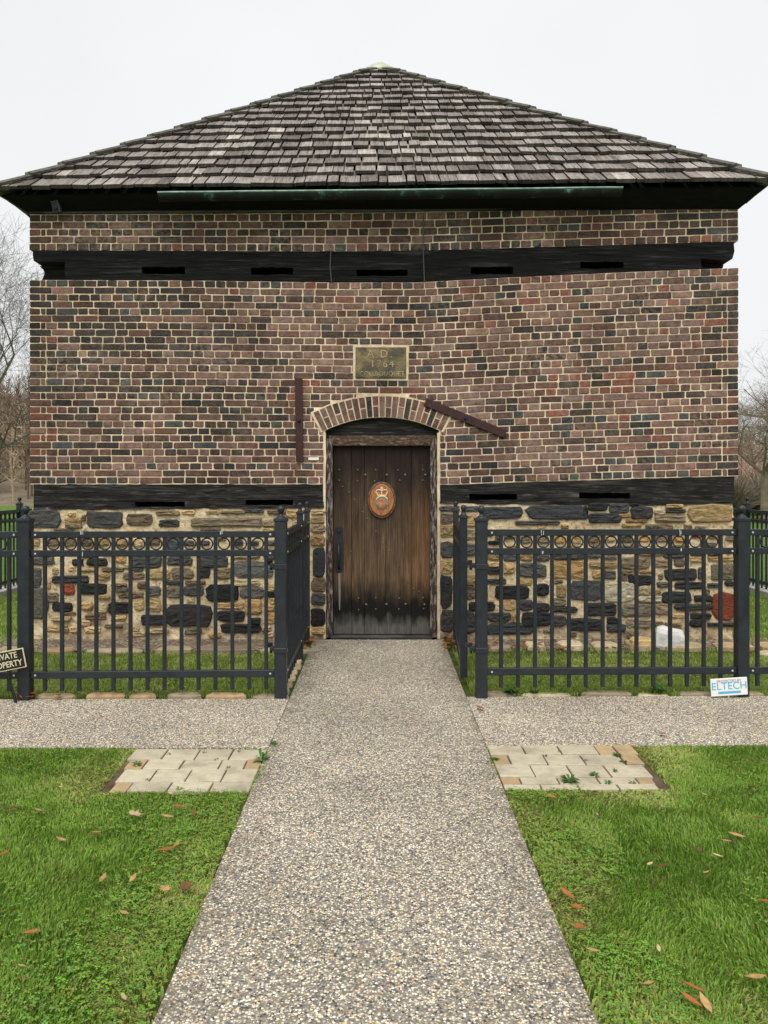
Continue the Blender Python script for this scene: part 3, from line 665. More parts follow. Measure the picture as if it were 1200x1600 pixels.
def stone(x0, y0, x1, y1, kind):
    b = MB(); n = 12; cx, cy = (x0+x1)/2, (y0+y1)/2; rx, ry = (x1-x0)/2, (y1-y0)/2
    c0 = lin(SC[kind]); f = rng.uniform(.65, 1.35) if kind != 'K' else rng.choice((rng.uniform(.5, .9), rng.uniform(.9, 1.9))); h = rng.uniform(-.08, .08); c = (c0[0]*f*(1+h), c0[1]*f, c0[2]*f*(1-h))
    pr = rng.uniform(.012, .030); rx += min(1.8, rx*.09); ry += min(1.2, ry*.11)
    out = []; q = lambda v: rng.uniform(-v, v)
    for sx, sy, flip in ((-1,-1,0), (1,-1,1), (1,1,0), (-1,1,1)):
        jx, jy = rng.uniform(0, .10)*rx, rng.uniform(0, .16)*ry; c1 = rng.uniform(.08, .34)*min(rx, ry*2); c2 = rng.uniform(.10, .5)*min(ry, rx*2)
        kx, ky = cx+sx*(rx-jx), cy+sy*(ry-jy); p1 = (kx, ky-sy*c2); p2 = (kx-sx*c1, ky)
        out += [p1, p2] if not flip else [p2, p1]
        out.append((cx+q(.3*rx), cy+sy*ry*rng.uniform(.88, 1.06)) if not flip else (cx+sx*rx*rng.uniform(.9, 1.05), cy+q(.3*ry)))
    out = out
    inset = min(1.8, rx*.35, ry*.35)
    for k, o in ((1.0, -.035), (1.0, pr*.45), (.0, pr), (-1, pr*1.1)):
        for x, y in out:
            if k == 0.0: x = cx+(x-cx)*(1-inset/max(rx, 1)); y = cy+(y-cy)*(1-inset/max(ry, 1)); oo = o+rng.uniform(-.009,.008)
            elif k == -1: x = cx+(x-cx)*.5+rng.uniform(-.6,.6); y = cy+(y-cy)*.5+rng.uniform(-.4,.4); oo = o+rng.uniform(-.013,.010)
            else: oo = o
            b.v.append((WX(x), D-oo, WZ(y)))
    for k in range(3):
        for i in range(n):
            j = (i+1) % n; b.face((k*n+i, k*n+n+i, k*n+n+j, k*n+j), c)
    b.face([3*n+i for i in range(n-1, -1, -1)], c)
    b.build('stone', 'stone', found); occ.append((x0, y0, x1, y1))
for (ox, oy), lst in crops:
    for x0, y0, x1, y1, k in lst: stone(ox+x0/4.8, oy+y0/4.8, ox+x1/4.8, oy+y1/4.8, k)
tries = 0
while tries < 6000 and len(occ) < 300:          # small fillers in the gaps
    tries += 1
    wd = rng.uniform(9, 30); ht = rng.uniform(4.5, 10)
    x = rng.choice([rng.uniform(53, 500-wd), rng.uniform(690, 1144-wd)]); y = rng.uniform(799, 988)
    if all(x+wd+.5 < a or x-.5 > c or y+ht+.5 < b or y-.5 > d for a, b, c, d in occ): stone(x, y, x+wd, y+ht, rng.choice('TTOOOBTB'))
# plain stones round the other sides, joined
sb = MB()
for sx, sg in ((WX(53), -1), (WX(1143), 1)):
    y = D+.05
    while y < D+DEPTH-.1:
        z = .03; wd = rng.uniform(.15, .4)
        while z < 1.32:
            ht = rng.uniform(.08, .2); c0 = lin(SC[rng.choice('KGTOOB')])
            M = Matrix.Translation((sx, y+wd/2, z+ht/2)) @ Matrix.Rotation(rng.uniform(-.06,.06), 4, 'X')
            sb.bbox(M, (-.02, -wd/2+.015, -ht/2+.012), (.02, wd/2-.015, ht/2-.012), .012, c0); z += ht
        y += wd
so_ = sb.build('rubble_stones', 'stone', found); so_['kind'] = 'stuff'

# ---- tablet, straps, tag
tb = MB(); tb.bbox(Matrix.Translation((WX(595), D-.004, WZ(567))), (-.262, -.012, -.161), (.262, .03, .161), .006)
tablet = tb.build('tablet', 'bronze', house)
fr_ = MB()
for a, b2 in (((-.29,-.006,.163),(.29,.02,.185)), ((-.29,-.006,-.185),(.29,.02,-.163)), ((-.29,-.006,-.163),(-.264,.02,.163)), ((.264,-.006,-.163),(.29,.02,.163))):
    fr_.box((a[0]+WX(595), D+a[1]+.004, a[2]+WZ(567)), (b2[0]+WX(595), D+b2[1]+.004, b2[2]+WZ(567)))
fr_.build('pointing', 'mortar', tablet)
def text(body, size, center, mat, parent, name='lettering', ext=.002, offs=0.0, rot=(R(90),0,0), spacing=1.0, sx=1.0):
    cu = bpy.data.curves.new(name, 'FONT'); cu.body = body; cu.size = size; cu.align_x = 'CENTER'; cu.align_y = 'CENTER'
    cu.extrude = ext; cu.offset = offs; cu.resolution_u = 3; cu.space_character = spacing
    tmp = bpy.data.objects.new('tmp', cu); col.objects.link(tmp); bpy.context.view_layer.update()
    me = bpy.data.meshes.new_from_object(tmp.evaluated_get(bpy.context.evaluated_depsgraph_get()))
    bpy.data.objects.remove(tmp); bpy.data.curves.remove(cu); me.name = name
    me.transform(Matrix.Diagonal((sx, 1, 1, 1))); me.materials.clear(); me.materials.append(MAT[mat])
    return link(name, me, parent, center, rot)
yt = D-.018
text('A.D.', .115, (WX(593), yt, WZ(554)), 'gilt', tablet, spacing=1.3); text('1764', .105, (WX(597), yt, WZ(569.5)), 'gilt', tablet, spacing=1.25)
text('COLL:', .066, (WX(575), yt, WZ(584.5)), 'gilt', tablet); text('BOUQUET', .066, (WX(609), yt, WZ(584.5)), 'gilt', tablet)
def strap(pa, pb, wpx):
    a = Vector((WX(pa[0]), D-.02, WZ(pa[1]))); c = Vector((WX(pb[0]), D-.02, WZ(pb[1]))); L = (c-a).length; mid = (a+c)/2
    ang = math.atan2((c-a).x, (c-a).z)
    b = MB(); M = Matrix.Translation(mid) @ Matrix.Rotation(ang, 4, 'Y'); h = wpx/S/2
    b.bbox(M, (-h, -.008, -L/2), (h, .012, L/2), .003)
    s = b.build('iron_strap', 'iron_red', house)
    b = MB(); b.bbox(M @ Matrix.Translation((0, -.016, .0)), (-.018, -.004, -.018), (.018, .009, .018), .003); b.tube([M @ Vector((0,-.018,0)), M @ Vector((0,-.034,0))], .009, 8)
    b.build('bolt', 'lock_iron', s)
strap((467,592), (468.5,722), 11.5); strap((664,628), (789,678.5), 12.5)
b = MB(); b.bbox(Matrix.Translation((WX(490), D-.006, WZ(717))), (-.054, -.004, -.014), (.054, .006, .014), .002); b.build('white_tag', 'white_paint', house)

# ---- door case and door
frame = thing('tmp', 'x', 'x'); bpy.data.objects.remove(frame)
dfm = MB(); nA = 16; k0 = 0     # tympanum board under the arch
for i in range(nA+1):
    x = DX0+1+(DX1-DX0-2)*i/nA; top = ACY-math.sqrt((RI+1.5)**2-(x-ACX)**2)
    for py, Y in ((top, D+.06), (682, D+.06), (682, D+.11), (top, D+.11)): dfm.v.append((WX(x), Y, WZ(py)))
for i in range(nA):
    for j in range(4): dfm.face((4*i+j, 4*i+(j+1) % 4, 4*i+4+(j+1) % 4, 4*i+4+j))
frame = dfm.build('door_frame', 'black_timber', house)
b = MB(); M = Matrix.Translation((WX(597.5), D+.07, WZ(688.5)))
b.bbox(M, (-(168)/S/2, -.052, -8/S), (168/S/2, .07, 8/S), .006); b.build('lintel', 'lintel_wood', frame)
for x0, x1 in ((509.2, 519.5), (672.5, 683)):
    b = MB(); b.bbox(Matrix.Translation((WX((x0+x1)/2), D+.06, (WZ(684)+.0)/2)), (-(x1-x0)/2/S, -.045, -(WZ(684)-.012)/2), ((x1-x0)/2/S, .085, (WZ(684)-.012)/2), .006)
    b.build('jamb', 'jamb_wood', frame)
for x0, x1 in ((505.2, 509.0), (683.2, 687.6)):       # lime seal between frame and wall
    b = MB(); n = 40
    for i in range(n+1):
        z = WZ(676)*i/n; e = .9*noise.noise((z*4, x0, 1))+.5*noise.noise((z*13, x0, 1)); k = len(b.v)
        b.v += [(WX(x0+e*.8), D-.004, z), (WX(x1+e), D-.004, z), (WX(x1+e), D+.1, z), (WX(x0+e*.8), D+.1, z)]
        if i:
            for j in range(4): b.face((k-4+j, k-4+(j+1) % 4, k+(j+1) % 4, k+j))
    b.face((3,2,1,0)); b.face((k,k+1,k+2,k+3)); b.build('pointing', 'mortar', frame)
YD = D+.105
db = MB(); db.box((WX(519), YD+.02, .02), (WX(673), YD+.05, WZ(690))); door = db.build('door', 'dark_core', house)
pb_ = [520, 549, 569, 603, 643, 672.6]
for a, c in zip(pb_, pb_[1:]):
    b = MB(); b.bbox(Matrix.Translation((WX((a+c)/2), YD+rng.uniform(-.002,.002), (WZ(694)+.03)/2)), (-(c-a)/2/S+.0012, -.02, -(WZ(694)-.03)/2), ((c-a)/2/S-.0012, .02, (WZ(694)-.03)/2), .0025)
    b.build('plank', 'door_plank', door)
studs = [(214,405),(340,407),(462,407),(616,407),(785,407),(392,440,1),(538,440,1),(664,440,1),(802,440,1),(214,478),(340,482),(456,483),(628,478),(783,478),(236,521),(282,560),(318,608),(372,692),(407,740),(464,825),(510,908),(556,957),(617,1060),(686,1166),(722,1218),(757,1236),(293,962),(346,1282),(463,1281),(624,1282),(787,1280),(398,1326,1),(536,1324,1),(667,1323,1),(796,1326,1),(346,1361),(463,1357),(621,1357),(790,1354)]
sm_ = {}
for s in studs:
    big = len(s) > 2; r = .0135 if big else .0092
    if big not in sm_:
        t = MB(); t.lathe([(r, 0), (r*.95, r*.35), (r*.6, r*.7), (r*.2, r*.85)], Matrix.Rotation(R(90), 4, 'X'), 8); sm_[big] = t.mesh('stud', 'stud', smooth=True)
    link('stud', sm_[big], door, (WX(480+s[0]/4.325), YD-.021, WZ(640+s[1]/4.325)))
b = MB(); n = 16; hw = 6.3/S; zt, zb = WZ(828.5), WZ(889)       # lock plate with round ends
pts = [(hw*math.cos(math.pi*i/n), zt+hw*math.sin(math.pi*i/n)) for i in range(n+1)]+[(hw*math.cos(math.pi+math.pi*i/n), zb+hw*math.sin(math.pi+math.pi*i/n)) for i in range(n+1)]
xc = WX(529); N = len(pts)
b.add([(xc+x, YD-.034, z) for x, z in pts]+[(xc+x, YD-.018, z) for x, z in pts], [tuple(range(N))[::-1]]+[(i, (i+1) % N, N+(i+1) % N, N+i) for i in range(N)])
plate = b.build('lock_plate', 'lock_iron', door)
b = MB(); b.tube([(xc, YD-.03, WZ(850)), (xc, YD-.075, WZ(855)), (xc, YD-.085, WZ(868)), (xc, YD-.075, WZ(884)), (xc, YD-.03, WZ(890))], [.013,.012,.014,.012,.013], 10); b.build('handle', 'lock_iron', door, smooth=True)
b = MB(); b.lathe([(.022, 0), (.022, .012), (.016, .02)], Matrix.Translation((xc, YD-.034, WZ(830))) @ Matrix.Rotation(R(90), 4, 'X'), 14); b.build('lock_cylinder', 'lock_iron', door)
b = MB(); b.tube([(WX(529.2), YD-.024, WZ(897)), (WX(529.8), YD-.024, WZ(925)), (WX(530), YD-.024, WZ(955))], [.013,.014,.006], 8); b.build('latch_rod', 'pale_metal', door)
b = MB(); b.box((WX(517), D+.0, .002), (WX(675), D+.16, .022)); b.build('threshold', 'grey_board', house)

# ---- oval plaque hung on the door
pc = Vector((WX(596.5), YD-.022, WZ(781.5)))
plq = thing('oval_plaque', 'oval varnished wooden plaque with gold crown crest hung on the plank door', 'plaque', pc)
def ellipse(b, rx, ry, prof, n=36, c=None):
    k = len(b.v)
    for s, y in prof:
        for i in range(n): b.v.append((pc.x+(rx-s)*math.cos(2*math.pi*i/n), pc.y-y, pc.z+(ry-s)*math.sin(2*math.pi*i/n)))
    for j in range(len(prof)-1):
        for i in range(n): b.face((k+j*n+i, k+j*n+(i+1) % n, k+j*n+n+(i+1) % n, k+j*n+n+i), c)
    b.face([k+(len(prof)-1)*n+i for i in range(n)], c)
b = MB(); ellipse(b, .150, .193, [(0,0),(0,.014),(.006,.024),(.018,.026)]); b.build('rim', 'plaque_rim', plq)
b = MB(); ellipse(b, .133, .176, [(0,.020),(0,.0275)]); b.build('groove', 'plaque_groove', plq)
b = MB(); ellipse(b, .127, .168, [(0,.022),(0,.030),(.008,.036)]); b.build('board', 'plaque_wood', plq)
fy = pc.y-.037
def flat(b, pts, y0=fy, t=.005, dx=0, dz=0):
    n = len(pts); b.add([(pc.x+x+dx, y0-t, pc.z+z+dz) for x, z in pts]+[(pc.x+x+dx, y0, pc.z+z+dz) for x, z in pts], [tuple(range(n))[::-1]]+[(i, (i+1) % n, n+(i+1) % n, n+i) for i in range(n)])
b = MB(); flat(b, [(-.052,.058),(.052,.058),(.046,.044),(-.046,.044)]); flat(b, [(-.007,.11),(.007,.11),(.007,.12),(.018,.12),(.018,.13),(.007,.13),(.007,.142),(-.007,.142),(-.007,.13),(-.018,.13),(-.018,.12),(-.007,.12)])
crown = b.build('crown', 'crest_gold', plq)
b = MB()
for sgn in (-1, 1):
    b.tube([(pc.x+sgn*.045, fy-.003, pc.z+.058), (pc.x+sgn*.06, fy-.004, pc.z+.085), (pc.x+sgn*.048, fy-.005, pc.z+.107), (pc.x+sgn*.02, fy-.005, pc.z+.106), (pc.x, fy-.005, pc.z+.10)], .0062, 6)
b.tube([(pc.x, fy-.004, pc.z+.056), (pc.x, fy-.005, pc.z+.104)], .0062, 6); b.build('crown_arches', 'crest_cream', plq)
b = MB(); flat(b, [(-.05,.062),(-.055,.085),(-.04,.1),(.04,.1),(.055,.085),(.05,.062)], fy, .001); b.build('crown_lining', 'crest_rose', plq)
rc = Vector((pc.x+.002, fy, pc.z-.03)); MX = Matrix.Translation(rc) @ Matrix.Rotation(R(90), 4, 'X')
b = MB(); b.lathe([(.070, -.002), (.070, .004), (.066, .006)], MX, 28); b.build('ring', 'crest_grey', plq)
b = MB(); b.lathe([(.047, .004), (.046, .009)], MX, 24); b.build('medallion', 'crest_rose', plq)
b = MB()
for i in range(9):
    a = R(205+i*16); M = MX @ Matrix.Rotation(a, 4, 'Z') @ Matrix.Translation((.058, 0, .006)); b.obox(M, (-.006, -.004, 0), (.006, .004, .0015))
b.build('ring_marks', 'crest_dark', plq)
b = MB(); b.tube([(rc.x+.071*math.cos(R(a)), fy-.006, rc.z+.071*math.sin(R(a))) for a in range(30, 151, 10)], [.003]+[.006]*11+[.003], 6); b.build('scroll', 'crest_cream', plq)

# ---- roof
ER = 7.5
EA = P(1.5, 303, ER); EB = P(1198.5, 289.5, ER); APX = P(593, 113, ER+3.05)
YBK = ER+6.1
EC = Vector((EB.x, YBK, EB.z)); ED = Vector((EA.x, YBK, EA.z))
rb = MB(); rb.v = [tuple(p-Vector((0,0,.012))) for p in (EA, EB, EC, ED, APX)]
for f in ((0,1,4),(1,2,4),(2,3,4),(3,0,4)): rb.face(f)
roof = rb.build('roof', 'dark_core', house)
wl = [Vector((XL+.002, D+.002, WZ(334))), Vector((XR-.002, D+.002, WZ(327))), Vector((XR-.002, D+DEPTH, WZ(327))), Vector((XL+.002, D+DEPTH, WZ(334)))]
sb_ = MB(); dn = Vector((0,0,-.016))
ee = [p+dn for p in (EA, EB, EC, ED)]; sb_.v = [tuple(p) for p in ee+wl]
for i in range(4): sb_.face((i, 4+i, 4+(i+1) % 4, (i+1) % 4))
sof = sb_.build('soffit', 'eave_paint', house)
b = MB(); strip(b, 47, 1153, lambda x: pl(x, [(46,328),(640,323),(1154,311)]), lambda x: pl(x, [(46,334.5),(640,331.5),(1154,318.5)]), D-.022, D-.001, 8); b.build('eave_board', 'grey_board', house)

def clip(poly, a, b, c):     # keep a*u+b*s+c >= 0
    out = []
    for i in range(len(poly)):
        p, q = poly[i], poly[(i+1) % len(poly)]; fp = a*p[0]+b*p[1]+c; fq = a*q[0]+b*q[1]+c
        if fp >= 0: out.append(p)
        if fp*fq < 0: t = fp/(fp-fq); out.append((p[0]+(q[0]-p[0])*t, p[1]+(q[1]-p[1])*t))
    return out
def shingles(A, B, T, N, emit):
    ux = (B-A).normalized(); Wd = (B-A).length; tu = (T-A).dot(ux); foot = A+ux*tu; sv = (T-foot); Ls = sv.length; sv.normalize()
    nv = ux.cross(sv).normalized()
    if nv.z < 0: nv = -nv
    ex = Ls/N
    for k in range(N):
        s0 = ex*k-(.03 if k == 0 else 0); lo = tu*s0/Ls; hi = Wd-(Wd-tu)*s0/Ls
        u = lo-rng.uniform(0, .12); ln = 2.1*ex
        while u < hi:
            wd = rng.choice([rng.uniform(.09,.14), rng.uniform(.13,.2), rng.uniform(.15,.24)])
            j = rng.uniform(-.012, .012) if k else rng.uniform(-.012, .012)
            sk = rng.uniform(-.012, .012); sk2 = rng.uniform(-.012, .012)
            gp_ = rng.choice((rng.uniform(.003, .007), rng.uniform(.006, .014))); poly = [(u+gp_, s0+j+sk), (u+wd-gp_, s0+j-sk), (u+wd-gp_+sk2, s0+ln), (u+gp_+sk2, s0+ln)]
            # split ragged butt
            if rng.random() < .4: poly.insert(1, (u+wd*rng.uniform(.3,.7), s0+j+rng.uniform(-.014,.008)))
            poly = clip(poly, Ls, -tu, .01*Ls); poly = clip(poly, -Ls, -(Wd-tu), Wd*Ls+.01*Ls) if poly else poly
            u += wd
            if len(poly) < 3: continue
            th = rng.uniform(.030, .044); lift = rng.uniform(-.004, .008); tl = rng.uniform(-.008, .008)
            top = []; bot = []
            for (a, s) in poly:
                t = (s-s0)/ln; h = .012+lift+.080*(1-t)+tl*((a-(u-wd/2))/wd)
                base = foot+ux*(a-tu)+sv*s
                top.append(base+nv*h); bot.append(base+nv*(h-th))
            emit(top, bot, k, ux)
SHC = [lin(x) for x in ((168,162,157),(154,147,142),(140,133,128),(182,175,169),(124,116,112),(194,187,180),(160,152,146))]
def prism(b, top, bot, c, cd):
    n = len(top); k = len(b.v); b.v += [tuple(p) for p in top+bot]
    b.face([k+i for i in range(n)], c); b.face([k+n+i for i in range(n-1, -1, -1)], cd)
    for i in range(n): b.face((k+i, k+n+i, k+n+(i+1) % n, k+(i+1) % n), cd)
fl = []
shingles(EA, EB, APX, 17, lambda t, bt, k, u: fl.append((t, bt, k)))
def scol():
    c = rng.choices(SHC, [5,5,4,2,1.5,.7,5])[0]; f = rng.uniform(.88, 1.12); return tuple(x*f for x in c)
area = []
for i, (t, bt, k) in enumerate(fl): area.append((-(max(p.x for p in t)-min(p.x for p in t))/(1+.03*k), i))
big = set(i for _, i in sorted(area)[:300])
srest = MB()
for i, (t, bt, k) in enumerate(fl):
    c = scol(); cd = tuple(x*.42 for x in c)      # dark end grain, with butt shadow lines put into edge and underside colour
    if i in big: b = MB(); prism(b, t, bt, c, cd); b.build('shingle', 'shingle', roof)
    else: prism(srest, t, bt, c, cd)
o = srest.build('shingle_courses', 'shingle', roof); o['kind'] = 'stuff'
sside = MB()
for A, B in ((EB, EC), (ED, EA)):
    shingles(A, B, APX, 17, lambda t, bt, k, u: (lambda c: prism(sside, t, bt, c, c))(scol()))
o = sside.build('shingle_courses', 'shingle_side', roof); o['kind'] = 'stuff'
sback = MB(); shingles(EC, ED, APX, 17, lambda t, bt, k, u: (lambda c: prism(sback, t, bt, c, c))(scol()))
o = sback.build('shingle_courses', 'shingle', roof); o['kind'] = 'stuff'
for E0, other, side in ((EA, EB, ED), (EB, EA, EC)):      # hip boards
    hd = (APX-E0); L = hd.length; hd.normalize()
    e1 = (other-E0).normalized(); e2 = (side-E0).normalized(); NH = 15
    for face_dir in (e1, e2):
        acr = (face_dir-hd*face_dir.dot(hd)).normalized(); nv = hd.cross(acr)
        if nv.z < 0: nv = -nv
        for k in range(NH):
            ln = L/NH*1.55; s0 = L*k/NH-.03+rng.uniform(-.015,.015)
            if s0+ln > L-.05: ln = L-.05-s0
            if ln < .1: continue
            front_side = face_dir is e1; wd = rng.uniform(.045, .07) if front_side else rng.uniform(.10, .13); th = .022
            top = []; bot = []
            for a, s in ((-.006, s0), (wd, s0+rng.uniform(-.01,.01)), (wd*.92, s0+ln), (-.006, s0+ln)):
                t = (s-s0)/ln; h = .085+.040*(1-t)+(.016 if not front_side else 0); p = E0+hd*s+acr*a; top.append(p+nv*h); bot.append(p+nv*(h-th))
            b = MB(); prism(b, top, bot, None, None); b.build('hip_board', 'hip_wood', roof)
b = MB(); q = .27
pts = [APX+(E-APX).normalized()*q+Vector((0,0,.135)) for E in (EA, EB, EC, ED)]
b.v = [tuple(p) for p in pts]+[tuple(APX+Vector((0,0,.165)))]+[tuple(p-Vector((0,0,.022))) for p in pts]
for i in range(4): b.face((i, (i+1) % 4, 4)); b.face((i, 5+i, 5+(i+1) % 4, (i+1) % 4))
b.build('apex_cap', 'cap_metal', roof)

# ---- copper gutter
g0 = P(249, 304.5, 7.42); g1 = P(970, 297, 7.42); gr = .066
gut = MB(); n = 26; m_ = 10
def gp(t, a, r): 
    p = g0.lerp(g1, t); sag = .006*noise.noise((t*7, 2, 2)); return (p.x, p.y+r*math.cos(a), p.z+sag+r*math.sin(a)*.98)
for i in range(n+1):
    t = i/n
    for j in range(m_+1): a = math.pi+math.pi*j/m_; gut.v.append(gp(t, a, gr))
    for j in range(m_+1): a = math.pi+math.pi*j/m_; gut.v.append(gp(t, a, gr-.004))
st = 2*(m_+1)
for i in range(n):
    for j in range(m_):
        a = i*st+j; gut.face((a, a+1, a+st+1, a+st)); c_ = a+m_+1; gut.face((c_, c_+st, c_+st+1, c_+1))
    gut.face((i*st, (i+1)*st, (i+1)*st+m_+1, i*st+m_+1))
for t in (0, 1):
    k = len(gut.v)
    for j in range(m_+1): gut.v.append(gp(t, math.pi+math.pi*j/m_, gr))
    gut.face([k+j for j in range(m_+1)])
gutter = gut.build('gutter', 'copper', house, smooth=False)
b = MB(); b.tube([gp(i/n, math.pi, gr) for i in range(n+1)], .0095, 8); b.build('rolled_rim', 'copper_rim', gutter, smooth=True)
for px in (372, 483, 601, 712, 747, 822, 937):
    t = (px-249)/721; b = MB(); p = g0.lerp(g1, t)
    b.tube([(gp(t, math.pi+math.pi*j/12, gr+.003)) for j in range(0, 12)], .0045, 5); b.build('gutter_bracket', 'copper', gutter)
# ---- lamp / camera under the eave
sc_ = P(88, 324, 7.6); secam = thing('security_camera', 'small black camera mounted under the left eave above the brickwork', 'camera', sc_)
b = MB(); M = Matrix.Translation(sc_) @ Matrix.Rotation(R(-8), 4, 'Y') @ Matrix.Rotation(R(12), 4, 'X')
b.bbox(M, (-.036, -.03, -.06), (.036, .03, .055), .006); hous = b.build('housing', 'lock_iron', secam)
b = MB(); b.obox(M, (.034, -.036, -.055), (.042, .02, .06)); b.obox(M, (-.036, -.036, .05), (.036, .02, .058)); b.build('shroud', 'cable', secam)
b = MB(); b.lathe([(.02, 0), (.02, .01), (.012, .014)], M @ Matrix.Translation((0, -.03, -.015)) @ Matrix.Rotation(R(90), 4, 'X'), 10); b.build('lens', 'sign_black', secam)
b = MB(); b.tube([sc_+Vector((-.01,.03,.0)), sc_+Vector((-.02,.10,-.02))], .014, 8); b.build('bracket', 'lock_iron', secam)

# ------------------------------------------------------------------ iron fence
ZT0, ZT1 = 1.204, 1.252; ZM0, ZM1 = 1.063, 1.110; ZB0, ZB1 = .150, .203
SH = {}
def shared(key, fn):
    if key not in SH: SH[key] = fn()
    return SH[key]
def picket_mesh():
    b = MB(); b.bbox(Matrix(), (-.0135, -.011, .055), (.0135, .011, 1.222), .002); return b.mesh('picket', 'fence_paint')
def ring_mesh():
    b = MB(); b.torus(Matrix.Rotation(R(90), 4, 'X'), .0425, .0058, 22, 6); b.tube([(0,0,.040),(0,0,.06)], .005, 6); b.tube([(0,0,-.040),(0,0,-.055)], .005, 6); return b.mesh('ring', 'fence_paint', smooth=True)
def screw_mesh():
    b = MB(); b.lathe([(.0075, 0), (.006, .004)], Matrix.Rotation(R(90), 4, 'X'), 8); return b.mesh('screw', 'screw')
def post(parent, x, y, w=.085, h=1.33, name='post', rot=0, finial=True, z0=-.02):
    b = MB(); M = Matrix.Translation((x, y, 0)) @ Matrix.Rotation(rot, 4, 'Z')
    b.bbox(M, (-w/2, -w/2, z0), (w/2, w/2, h), .005); k = w/2
    b.bbox(M, (-k-.007, -k-.007, h-.004), (k+.007, k+.007, h+.02), .004)
    p = b.build(name, 'fence_paint', parent)
    b = MB(); r = .030 if w > .07 else .024
    b.lathe([(k*1.05, h+.018), (k*.7, h+.032), (.017, h+.042), (.014, h+.056), (.019, h+.060), (r*.75, h+.066), (r, h+.066+r*.65), (r*.92, h+.066+r*1.15), (r*.6, h+.066+r*1.55), (r*.1, h+.066+r*1.72)], Matrix.Translation((x, y, 0)), 14)
    b.build('finial', 'fence_paint', p, smooth=True)
    return p
def panel(parent, a, c, n, off, pitch, rings=True, dz=0.0, skip_ends=False, joints=(), top=True):
    """rails between ground points a and c; n pickets from distance off along it"""
    a = Vector((*a, 0)); c = Vector((*c, 0)); L = (c-a).length; d = (c-a)/L; ang = math.atan2(d.y, d.x)
    M = Matrix.Translation(a) @ Matrix.Rotation(ang, 4, 'Z')
    for z0, z1 in ((ZT0, ZT1), (ZM0, ZM1), (ZB0, ZB1)):
        b = MB(); b.bbox(M @ Matrix.Translation((L/2, 0, (z0+z1)/2+dz)) @ Matrix.Rotation(R(90), 4, 'Y'), (-(z1-z0)/2, -.018, -L/2), ((z1-z0)/2, .018, L/2), .003)
        r = b.build('rail', 'fence_paint', parent)
        for s in (.035, L-.035):
            b = MB(); b.lathe([(.0085, 0), (.0065, .004)], M @ Matrix.Translation((s, -.0182, (z0+z1)/2+dz)) @ Matrix.Rotation(R(90), 4, 'X'), 8); b.build('screw', 'screw', r)
    for i in range(n):
        p = M @ Vector((off+i*pitch, 0, dz)); link('picket', shared('picket', picket_mesh), parent, p, (0, 0, ang))
        if rings and i < n-1:
            q = M @ Vector((off+(i+.5)*pitch, 0, 1.157+dz)); link('ring', shared('ring', ring_mesh), parent, q, (0, 0, ang))
    for s in joints:      # rail splices with chipped paint
        b = MB()
        for k in range(5):
            u = s+rng.uniform(-.014,.014); z = rng.choice([rng.uniform(ZT0+.004, ZT1-.004), rng.uniform(ZM0+.006, ZM1-.006), ZT1-.01]); hh = rng.uniform(.006,.016)
            b.obox(M @ Matrix.Translation((u, -.0192, z+dz)), (-.002, 0, -hh), (.002, .001, hh))
        b.build('paint_chip', 'chip', parent)
YF = 5.6; k = YF/F
def FX(px, y=YF): return (px-CX)/F*y
yl0, yl1 = 5.545, 5.60          # left fence runs slightly towards the camera at its outer end
fl_ = thing('iron_fence', 'dark iron picket fence with ring frieze left of the path', 'fence', (FX(240), YF, 0))
xa, xb = FX(40, yl0), FX(439, yl1)
post(fl_, xa, yl0, .088); post(fl_, xb, yl1, .088)
panel(fl_, (xa+.044, yl0), (xb-.044, yl1), 14, FX(70, yl0)-xa-.044, .1272, joints=(.385, 1.42))
xo = xa-2.0; panel(fl_, (xo, yl0-.05), (xa-.044, yl0), 15, .08, .1285); post(fl_, xo-.04, yl0-.05, .088)
yr0, yr1 = 5.60, 5.64
fr2 = thing('iron_fence', 'dark iron picket fence with ring frieze right of the path', 'fence', (FX(955), YF, 0))
xc_, xd = FX(752, yr0), FX(1158.5, yr1)
post(fr2, xc_, yr0, .086); post(fr2, xd, yr1, .086)
panel(fr2, (xc_+.043, yr0), (xd-.043, yr1), 14, FX(783, yr0)-xc_-.043, .1292, joints=(.42, 1.47), dz=.012)
panel(fr2, (xd+.043, yr1), (xd+2.05, yr1+.05), 15, .08, .1285, dz=.012); post(fr2, xd+2.09, yr1+.05, .086)
def collar(parent, x, y, z, w, sgn):
    b = MB(); b.bbox(Matrix.Translation((x, y, z)), (-w/2-.006, -w/2-.006, -.02), (w/2+.006, w/2+.006, .02), .003)
    b.bbox(Matrix.Translation((x+sgn*(w/2+.02), y+.01, z+.005)), (-.02, -.02, -.016), (.02, .02, .016), .003)
    b.tube([(x+sgn*(w/2+.034), y+.02, z-.03), (x+sgn*(w/2+.034), y+.02, z+.045)], .011, 8)
    b.bbox(Matrix.Translation((x+sgn*(w/2+.05), y+.05, z+.024)), (-.022, -.018, -.016), (.022, .018, .016), .003)
    b.build('hinge', 'fence_paint', parent)
for z in (.985, .355):
    collar(fr2, xc_, yr0, z, .086, -1); collar(fl_, xb, yl1, z, .088, -1)
# return fence beside the path, left
fret = thing('iron_fence', 'dark iron return fence running from the gate post to the doorway', 'fence', (-.73, 6.6, 0))
post(fret, -.733, 6.82, .055, 1.335); post(fret, -.735, 7.49, .055, 1.33)
panel(fret, (-.725, 5.66), (-.732, 6.79), 8, .12, .127); panel(fret, (-.734, 6.85), (-.735, 7.46), 4, .10, .127)
